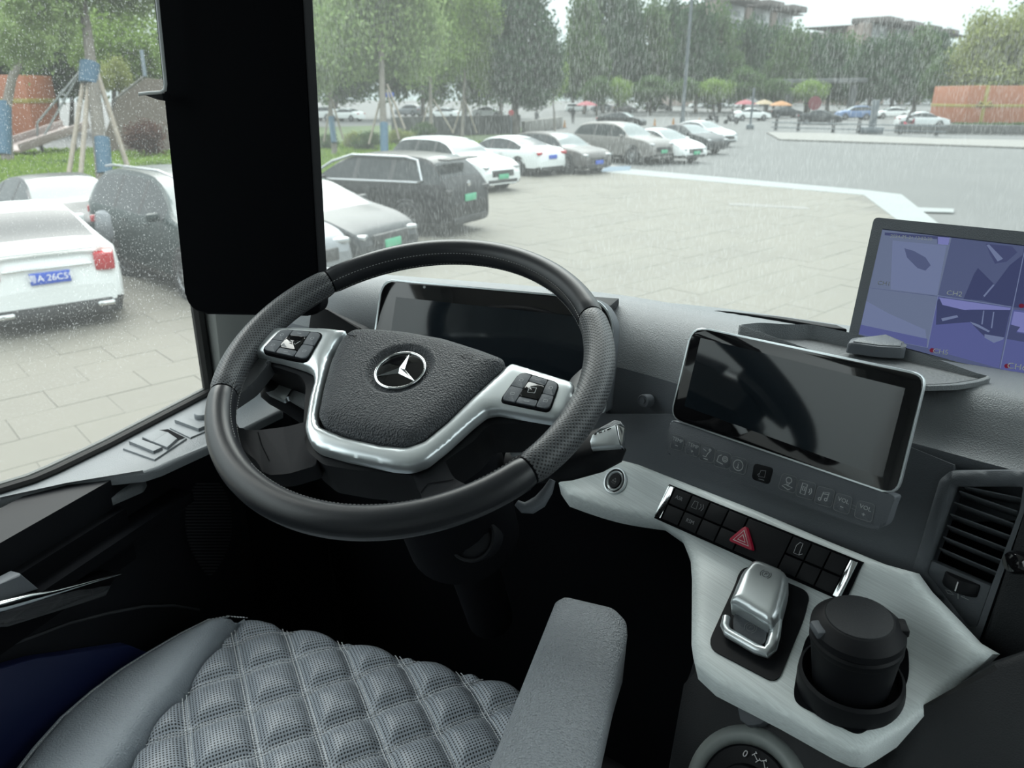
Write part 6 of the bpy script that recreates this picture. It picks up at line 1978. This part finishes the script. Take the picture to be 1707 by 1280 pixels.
box('run_out', np.array([S_a[0], S_a[1], S_a[2] * .6]) - dS * .8, (1.9, 1.7, .16), 'ribbon', sld, (unit(np.array([dS[0], dS[1], 0])), wS, _z), .04)
for f_ in (.45, .92):
    q_ = S_a + (S_b - S_a) * f_
    tube('support', [np.array([q_[0], q_[1], 0]), q_], .09, 'kerb', sld, 8)
net = thing('rope_frame', np.array([*at(62, 245, 39)[:2], 0]), 'white pole frame of the rope climber beside the slide', 'climbing frame')
for a_, b_ in (((62, 205), (135, 117)), ((63, 245), (128, 130)), ((62, 205), (63, 245))):
    tube('pole', [at(*a_, 39), at(*b_, 39.5)], .055, 'band', net, 8)
tube('pole', [at(135, 117, 39.5), np.array([*at(140, 117, 39.6)[:2], 0])], .06, 'band', net, 8)

# ================================================================== STREET FURNITURE, WALLS, BUILDINGS
K['wallgrey'] = mat('grey_low_wall', (.17, .175, .17), .8, vary=(.4, .15))
A_, B_ = G(655, 232), G(866, 224)
lwall = box('low_wall', (A_ + B_) / 2 + _z * .75, (np.linalg.norm(B_ - A_), .3, 1.5), 'wallgrey', None, (unit(B_ - A_), np.cross(_z, unit(B_ - A_)), _z), .02)
tag(lwall, 'low grey wall behind the white saloons', 'wall')
A_, B_ = G(872, 224), G(935, 212)
ramp = box('ramp_wall', (A_ + B_) / 2 + _z * .5, (np.linalg.norm(B_ - A_), .3, 1.0), 'kerb', None, (unit(B_ - A_), np.cross(_z, unit(B_ - A_)), _z), .02)
tag(ramp, 'pale low ramp wall right of the dark dense tree', 'wall')
K['polegrey'] = mat('blue_grey_pole', (.20, .24, .27), .5)
lb_ = at(1137, 205, 55); lt_ = at(1160, -70, 55)
lamp = thing('lamp_post', (lb_[0], lb_[1], 0), 'tall blue-grey lamp post above the end of the car row', 'lamp post')
tube('post', [(lb_[0], lb_[1], 0), (lb_[0], lb_[1], 12.5)], [.14, .09], 'polegrey', lamp, 14)
tube('base_sleeve', [(lb_[0], lb_[1], 0), (lb_[0], lb_[1], 1.4)], .17, 'polegrey', lamp, 14)
tube('arm', [(lb_[0], lb_[1], 12.3), (lb_[0] + 1.6, lb_[1], 12.7)], .05, 'polegrey', lamp, 8)
box('lamp_head', (lb_[0] + 1.8, lb_[1], 12.7), (.8, .3, .12), 'polegrey', lamp, None, .03)
q_ = G(1250, 215)
tp_ = thing('thin_post', q_, 'thin grey post on a pale foot at the car park edge', 'post')
tube('shaft', [q_, q_ + _z * 3.6], .10, 'polegrey', tp_, 8)
box('foot', q_ + _z * .2, (.7, .7, .4), 'polegrey', tp_, None, .05)
q_ = G(1452, 222)
tp_ = thing('gate_post', q_, 'squat grey barrier post right of the light blue SUV', 'post')
box('column', q_ + _z * 1.3, (.55, .4, 2.6), 'polegrey', tp_, None, .06)
box('foot', q_ + _z * .25, (1.8, 1.0, .5), 'polegrey', tp_, None, .06)
for k_, (x, y) in enumerate(((1293, 217), (1330, 218), (1388, 221), (1430, 222), (1500, 224), (1560, 226))):
    q_ = G(x, y)
    b_ = thing('bollard', q_, 'small dark bollard along the edge of the far car park', 'bollard', 'bollards along the far car park')
    lathe('shaft', q_, (0, 0, 1), [(.16, 0), (.14, .1), (.13, .9), (.10, 1.0), (.03, 1.03)], 'car_trim', b_, 12)
    lathe('band', q_, (0, 0, 1), [(.142, .65), (.142, .75), (.10, .75)], 'kerb', b_, 12)
fA, fB = G(1285, 219), G(1575, 228)
fence = thing('chain_rail', (fA + fB) / 2, 'low grey rail linking the bollards', 'rail')
tube('rail', [fA + _z * .75, fB + _z * .75], .05, 'polegrey', fence, 6)
tube('rail', [fA + _z * .35, fB + _z * .35], .05, 'polegrey', fence, 6)
pw = [G(1490, 221), G(1800, 226)]
pwl = box('planter_wall', (pw[0] + pw[1]) / 2 + _z * .35, (np.linalg.norm(pw[1] - pw[0]), .6, .7), 'wallgrey', None, (unit(pw[1] - pw[0]), np.cross(_z, unit(pw[1] - pw[0])), _z), .05)
tag(pwl, 'long grey planter wall in front of the orange gift box', 'planter')
for k_, x in enumerate((1600, 1632, 1664, 1696, 1728)):
    c_ = at(x, 211, 80)
    bush('planter_bush', 'low dark bush in the planter below the gift box', c_, (1.4, .8, .45), 'mid', 'planter bushes by the gift box')
# umbrellas and signs at the far stalls
def parasol(label, x, y, d, w, m):
    c_ = at(x, y, d)
    t = thing('parasol', (c_[0], c_[1], 0), label, 'parasol')
    lathe('canopy', (c_[0], c_[1], c_[2] - .3), (0, 0, 1), [(w, 0), (w * .96, .04), (w * .5, .42), (.05, .62)], m, t, 8)
    tube('pole', [(c_[0], c_[1], 0), (c_[0], c_[1], c_[2] + .2)], .04, 'polegrey', t, 8)
K['cloth_red'] = mat('red_canopy', (.48, .05, .08), .7)
K['cloth_orange'] = mat('orange_canopy', (.62, .26, .05), .7)
K['cloth_sand'] = mat('sand_canopy', (.55, .42, .24), .7)
parasol('red parasol over the far stalls', 1243, 170, 104, 1.5, K['cloth_red'])
parasol('orange parasol among the far stalls', 1302, 172, 104, 1.6, K['cloth_orange'])
parasol('sand-coloured parasol between the red and the orange one', 1274, 170, 107, 1.5, K['cloth_sand'])
parasol('dull red parasol left of the distant car line', 978, 172, 112, 1.7, K['cloth_red'])
def sign(label, x, y0, y1, d, shape, m, w):
    c_ = at(x, y0, d)
    t = thing('road_sign', (c_[0], c_[1], 0), label, 'sign')
    tube('post', [(c_[0], c_[1], 0), (c_[0], c_[1], c_[2])], .05, 'polegrey', t, 8)
    if shape == 'round':
        lathe('disc', c_ - _h * .06, -_h, [(w, -.02), (w, .02), (w * .9, .03)], m, t, 20)
    else:
        box('board', c_ - _h * .06, (w * 2, .06, w * 1.1), m, t, (_r, _h, _z), .02)
sign('round red sign in front of the tree belt', 1358, 172, 200, 95, 'round', mat('sign_dull_red', (.34, .06, .08), .6), .85)
sign('small round red sign beside the dark dense tree', 852, 188, 215, 52, 'round', mat('sign_red', (.62, .05, .06), .6), .2)
sign('blue sign board left of the orange gift box', 1600, 174, 200, 90, 'board', mat('sign_blue', (.08, .16, .55), .6), .5)
sign('blue sign board hung among the staked trees', 650, 158, 190, 75, 'board', K['plate_blue'], .4)
K['canopy_grey'] = mat('pale_grey_canopy', (.20, .215, .22), .6)
ca = thing('entrance_canopy', (*at(1370, 165, 122)[:2], 0), 'pale grey entrance canopy in front of the tree belt', 'canopy')
P0_, P1_ = at(1300, 136, 122), at(1440, 134, 122)
box('canopy_slab', (P0_ + P1_) / 2, (np.linalg.norm(P1_ - P0_), 3, .7), 'canopy_grey', ca, (unit(P1_ - P0_), np.cross(_z, unit(P1_ - P0_)), _z), .05)
for x in (1318, 1424):
    q_ = at(x, 140, 122)
    box('canopy_column', (q_[0], q_[1], q_[2] / 2), (1.0, 1.0, q_[2]), 'canopy_grey', ca, (_r, _h, _z), .05)

# apartment blocks above the trees
K['bwall'] = mat('pale_block_wall', (1.1, 1.12, 1.13), .8)
K['bbrown'] = mat('brown_block_wall', (.52, .42, .37), .8)
K['broof'] = mat('dark_block_roof', (.30, .265, .255), .8)
K['bglass'] = mat('block_window', (.28, .31, .34), .3)
def block(label, corner, right, left, depth, depth_r, depth_l, ytop, floors, bays):
    """a block seen at its corner: a long pale front running right and a short brown end running left"""
    c_ = at(corner, ytop, depth); r_ = at(right, ytop, depth_r); l_ = at(left, ytop, depth_l)
    zt_ = c_[2]
    c2, r2, l2 = c_[:2], r_[:2], l_[:2]
    t = thing('apartment_block', (*c2, 0), label, 'building')
    o2 = r2 + (l2 - c2)
    V = [(*p, 0) for p in (c2, r2, o2, l2)] + [(*p, zt_) for p in (c2, r2, o2, l2)]
    obj('wall', V, [(0, 1, 5, 4), (1, 2, 6, 5), (2, 3, 7, 6), (4, 5, 6, 7), (3, 2, 1, 0)], 'bwall', t)
    X_ = unit(np.array([*(r2 - c2), 0])); Y_ = unit(np.array([*(l2 - c2), 0]))
    Wf = np.linalg.norm(r2 - c2); We = np.linalg.norm(l2 - c2)
    N_ = np.cross(X_, _z); N_ = N_ if N_ @ (np.array([0, -1, 0])) > 0 else -N_
    M_ = np.cross(Y_, _z); M_ = M_ if M_ @ (np.array([0, -1, 0])) > 0 else -M_
    C3 = np.array([*c2, 0])
    box('end_wall', C3 + Y_ * We / 2 + M_ * .15 + _z * zt_ / 2, (We, .3, zt_), 'bbrown', t, (Y_, M_, _z))
    for b in range(bays):
        xx = (b + .5) * Wf / bays
        box('stair_bay', C3 + X_ * (b * Wf / bays + Wf / bays * .12) + N_ * .4 + _z * (zt_ * .5), (Wf / bays * .22, .8, zt_ * .99), 'bbrown', t, (X_, N_, _z))
        box('gable_roof', C3 + X_ * xx + _z * (zt_ + .9) - N_ * We * .25 * 0, (Wf / bays * .62, We * .4, 1.8), 'broof', t, (X_, N_, _z), .4)
        for fl in range(floors):
            for k in (.42, .74):
                wz = zt_ - 2.4 - fl * 3.1
                w_ = box('window', C3 + X_ * (b * Wf / bays + Wf / bays * k) + N_ * .06 + _z * wz, (Wf / bays * .2, .14, 1.6), 'bglass', t, (X_, N_, _z))
            box('balcony', C3 + X_ * (b * Wf / bays + Wf / bays * .58) + N_ * .5 + _z * (zt_ - 3.8 - fl * 3.1), (Wf / bays * .62, 1.0, .7), 'bwall', t, (X_, N_, _z))
    cc = (C3 + np.array([*o2, 0])) / 2
    box('roof', np.array([cc[0], cc[1], zt_ + .25]), (Wf + .6, We + .6, .4), 'broof', t, (X_, N_, _z), .1)
    return t
block('pale apartment block with brown end wall above the trees at right', 1442, 1580, 1392, 235, 290, 262, 37, 3, 4)
block('tall apartment block behind the lamp post with brown stair bays', 1195, 1325, 1086, 215, 250, 240, 2, 5, 3)
c_ = at(1350, 62, 320)
rb = thing('low_roof_block', (c_[0], c_[1], 0), 'low brown-roofed block between the two apartment blocks', 'building')
box('wall', (c_[0], c_[1], c_[2] / 2), (22, 12, c_[2]), 'bbrown', rb)
box('roof', (c_[0], c_[1], c_[2] + .8), (23, 13, 1.6), 'broof', rb, None, .6)

# ================================================================== PEOPLE ON SCOOTERS AND ON FOOT, FAR ACROSS THE CAR PARK
def figure(name, joints, edges, rad, m, parent):
    me = bpy.data.meshes.new(name)
    me.from_pydata(joints, edges, [])
    o = bpy.data.objects.new(name, me)
    link(o, parent, False)
    sk = o.modifiers.new('Skin', 'SKIN')
    for i, r in enumerate(rad):
        me.skin_vertices[0].data[i].radius = (r, r)
    me.skin_vertices[0].data[0].use_root = True
    ss = o.modifiers.new('Sub', 'SUBSURF'); ss.levels = 1; ss.render_levels = 1
    me.materials.append(K[m] if isinstance(m, str) else m)
    return o
K['coat_dark'] = mat('dark_clothes', (.03, .03, .035), .8)
K['coat_grey'] = mat('grey_clothes', (.16, .16, .17), .8)
K['skin'] = mat('skin', (.45, .28, .20), .6)
K['hair'] = mat('black_hair', (.01, .01, .01), .6)
def body_mesh_skin(me):
    pass
E_ = [(0, 1), (1, 2), (2, 3), (3, 4), (0, 5), (5, 6), (6, 7), (7, 13), (0, 8), (8, 9), (9, 10), (10, 14), (2, 11), (11, 15), (15, 17), (2, 12), (12, 16), (16, 18)]
def person(label, x, y, pose, m, heading, group=None):
    q_ = G(x, y)
    t = thing('person', q_, label, 'person', group, heading)
    if pose == 'stand':
        J = [(0, 0, .95), (0, 0, 1.15), (0, 0, 1.42), (0, 0, 1.52), (.02, 0, 1.66), (0, .09, .90), (.02, .10, .50), (-.02, .10, .08), (0, -.09, .90), (.10, -.10, .50), (.04, -.10, .08), (0, .19, 1.38), (0, -.19, 1.38), (.12, .10, .04), (.18, -.10, .04), (.04, .24, 1.12), (.06, -.24, 1.12), (.16, .24, .90), (.18, -.24, .92)]
    else:
        J = [(-.18, 0, .80), (-.15, 0, 1.0), (-.05, 0, 1.26), (-.01, 0, 1.36), (.03, 0, 1.50), (-.15, .10, .78), (.22, .13, .74), (.20, .13, .36), (-.15, -.10, .78), (.22, -.13, .74), (.20, -.13, .36), (-.05, .18, 1.22), (-.05, -.18, 1.22), (.32, .13, .32), (.32, -.13, .32), (.12, .24, 1.05), (.12, -.24, 1.05), (.38, .22, 1.02), (.38, -.22, 1.02)]
    R_ = [.13, .14, .15, .06, .10, .10, .075, .05, .10, .075, .05, .07, .07, .04, .04, .05, .05, .035, .035]
    figure('body', J, E_, R_, m, t)
    V, Fc = lathe_geo((J[4][0] + .005, 0, J[4][2] - .10), (0, 0, 1), [(.03, -.06), (.07, 0), (.085, .06), (.085, .10)], 12)
    obj('face', V, Fc, 'skin', t, True, world=False)
    V, Fc = lathe_geo((J[4][0] - .01, 0, J[4][2] - .02), (0, 0, 1), [(.10, -.02), (.108, .03), (.09, .09), (.04, .13), (.01, .14)], 12)
    obj('hair', V, Fc, 'hair', t, True, world=False)
    return t, q_
def scooter(label, q_, heading, m):
    t = thing('scooter', q_, label, 'scooter', None, heading)
    for wx in (-.55, .62):
        V, Fc = lathe_geo((wx, -.06, .24), (0, 1, 0), [(.13, 0), (.22, 0), (.24, .03), (.24, .09), (.22, .12), (.13, .12)], 18)
        obj('wheel', V, Fc, 'wheel_black', t, True, world=False)
    bm = bmesh.new()
    bm_prism(bm, [(-.75, -.14, .62), (-.30, -.14, .70), (.02, -.14, .40), (.22, -.14, .30), (.40, -.14, .34), (.50, -.14, .90), (.42, -.14, .92), (.32, -.14, .42), (.10, -.14, .24), (-.45, -.14, .26)], (0, .28, 0), .03, 2)
    from_bm('bodywork', bm, m, t, True, False)
    box('saddle', (-.32, 0, .71), (.62, .26, .10), 'rubber', t, None, .03, False)
    tube('handlebar', [(.40, -.30, 1.0), (.48, -.1, .96), (.48, .1, .96), (.40, .30, 1.0)], .02, 'rubber', t, 8, False)
    tube('fork', [(.62, 0, .24), (.48, 0, .96)], .03, 'alloy', t, 8, False)
    return t
for x, y, hd, cl, la, lbs in ((1187, 205, math.radians(200), 'coat_dark', 'person in dark clothes riding a scooter, nearer the lamp post', 'small scooter under the rider nearer the lamp post'), (1219, 207, math.radians(190), 'coat_grey', 'person in grey clothes riding a scooter, nearer the small white saloon', 'small scooter under the rider nearer the small white saloon'), (1512, 216, math.radians(10), 'coat_dark', 'person in dark clothes riding past the pale silver saloon', 'small scooter passing the pale silver saloon')):
    t, q_ = person(la, x, y, 'ride', cl, hd)
    scooter(lbs, q_, hd, K['red'] if x > 1500 else K['coat_grey'])
person('person in grey standing left of the large beige SUV', 894, 214, 'stand', 'coat_grey', 1.0)
person('person in dark clothes standing by the pale ramp wall', 955, 206, 'stand', 'coat_dark', 2.0)
for k_, (x, y) in enumerate(((941, 213), (1091, 210), (1122, 208), (1165, 208))):
    q_ = G(x, y)
    cn = thing('traffic_cone', q_, 'orange traffic cone standing across the far lane', 'cone', 'cones across the far lane')
    lathe('cone', q_, (0, 0, 1), [(.17, .03), (.15, .06), (.09, .45), (.03, .72)], K['cloth_orange'], cn, 12)
    box('base', q_ + _z * .02, (.4, .4, .04), 'car_trim', cn)
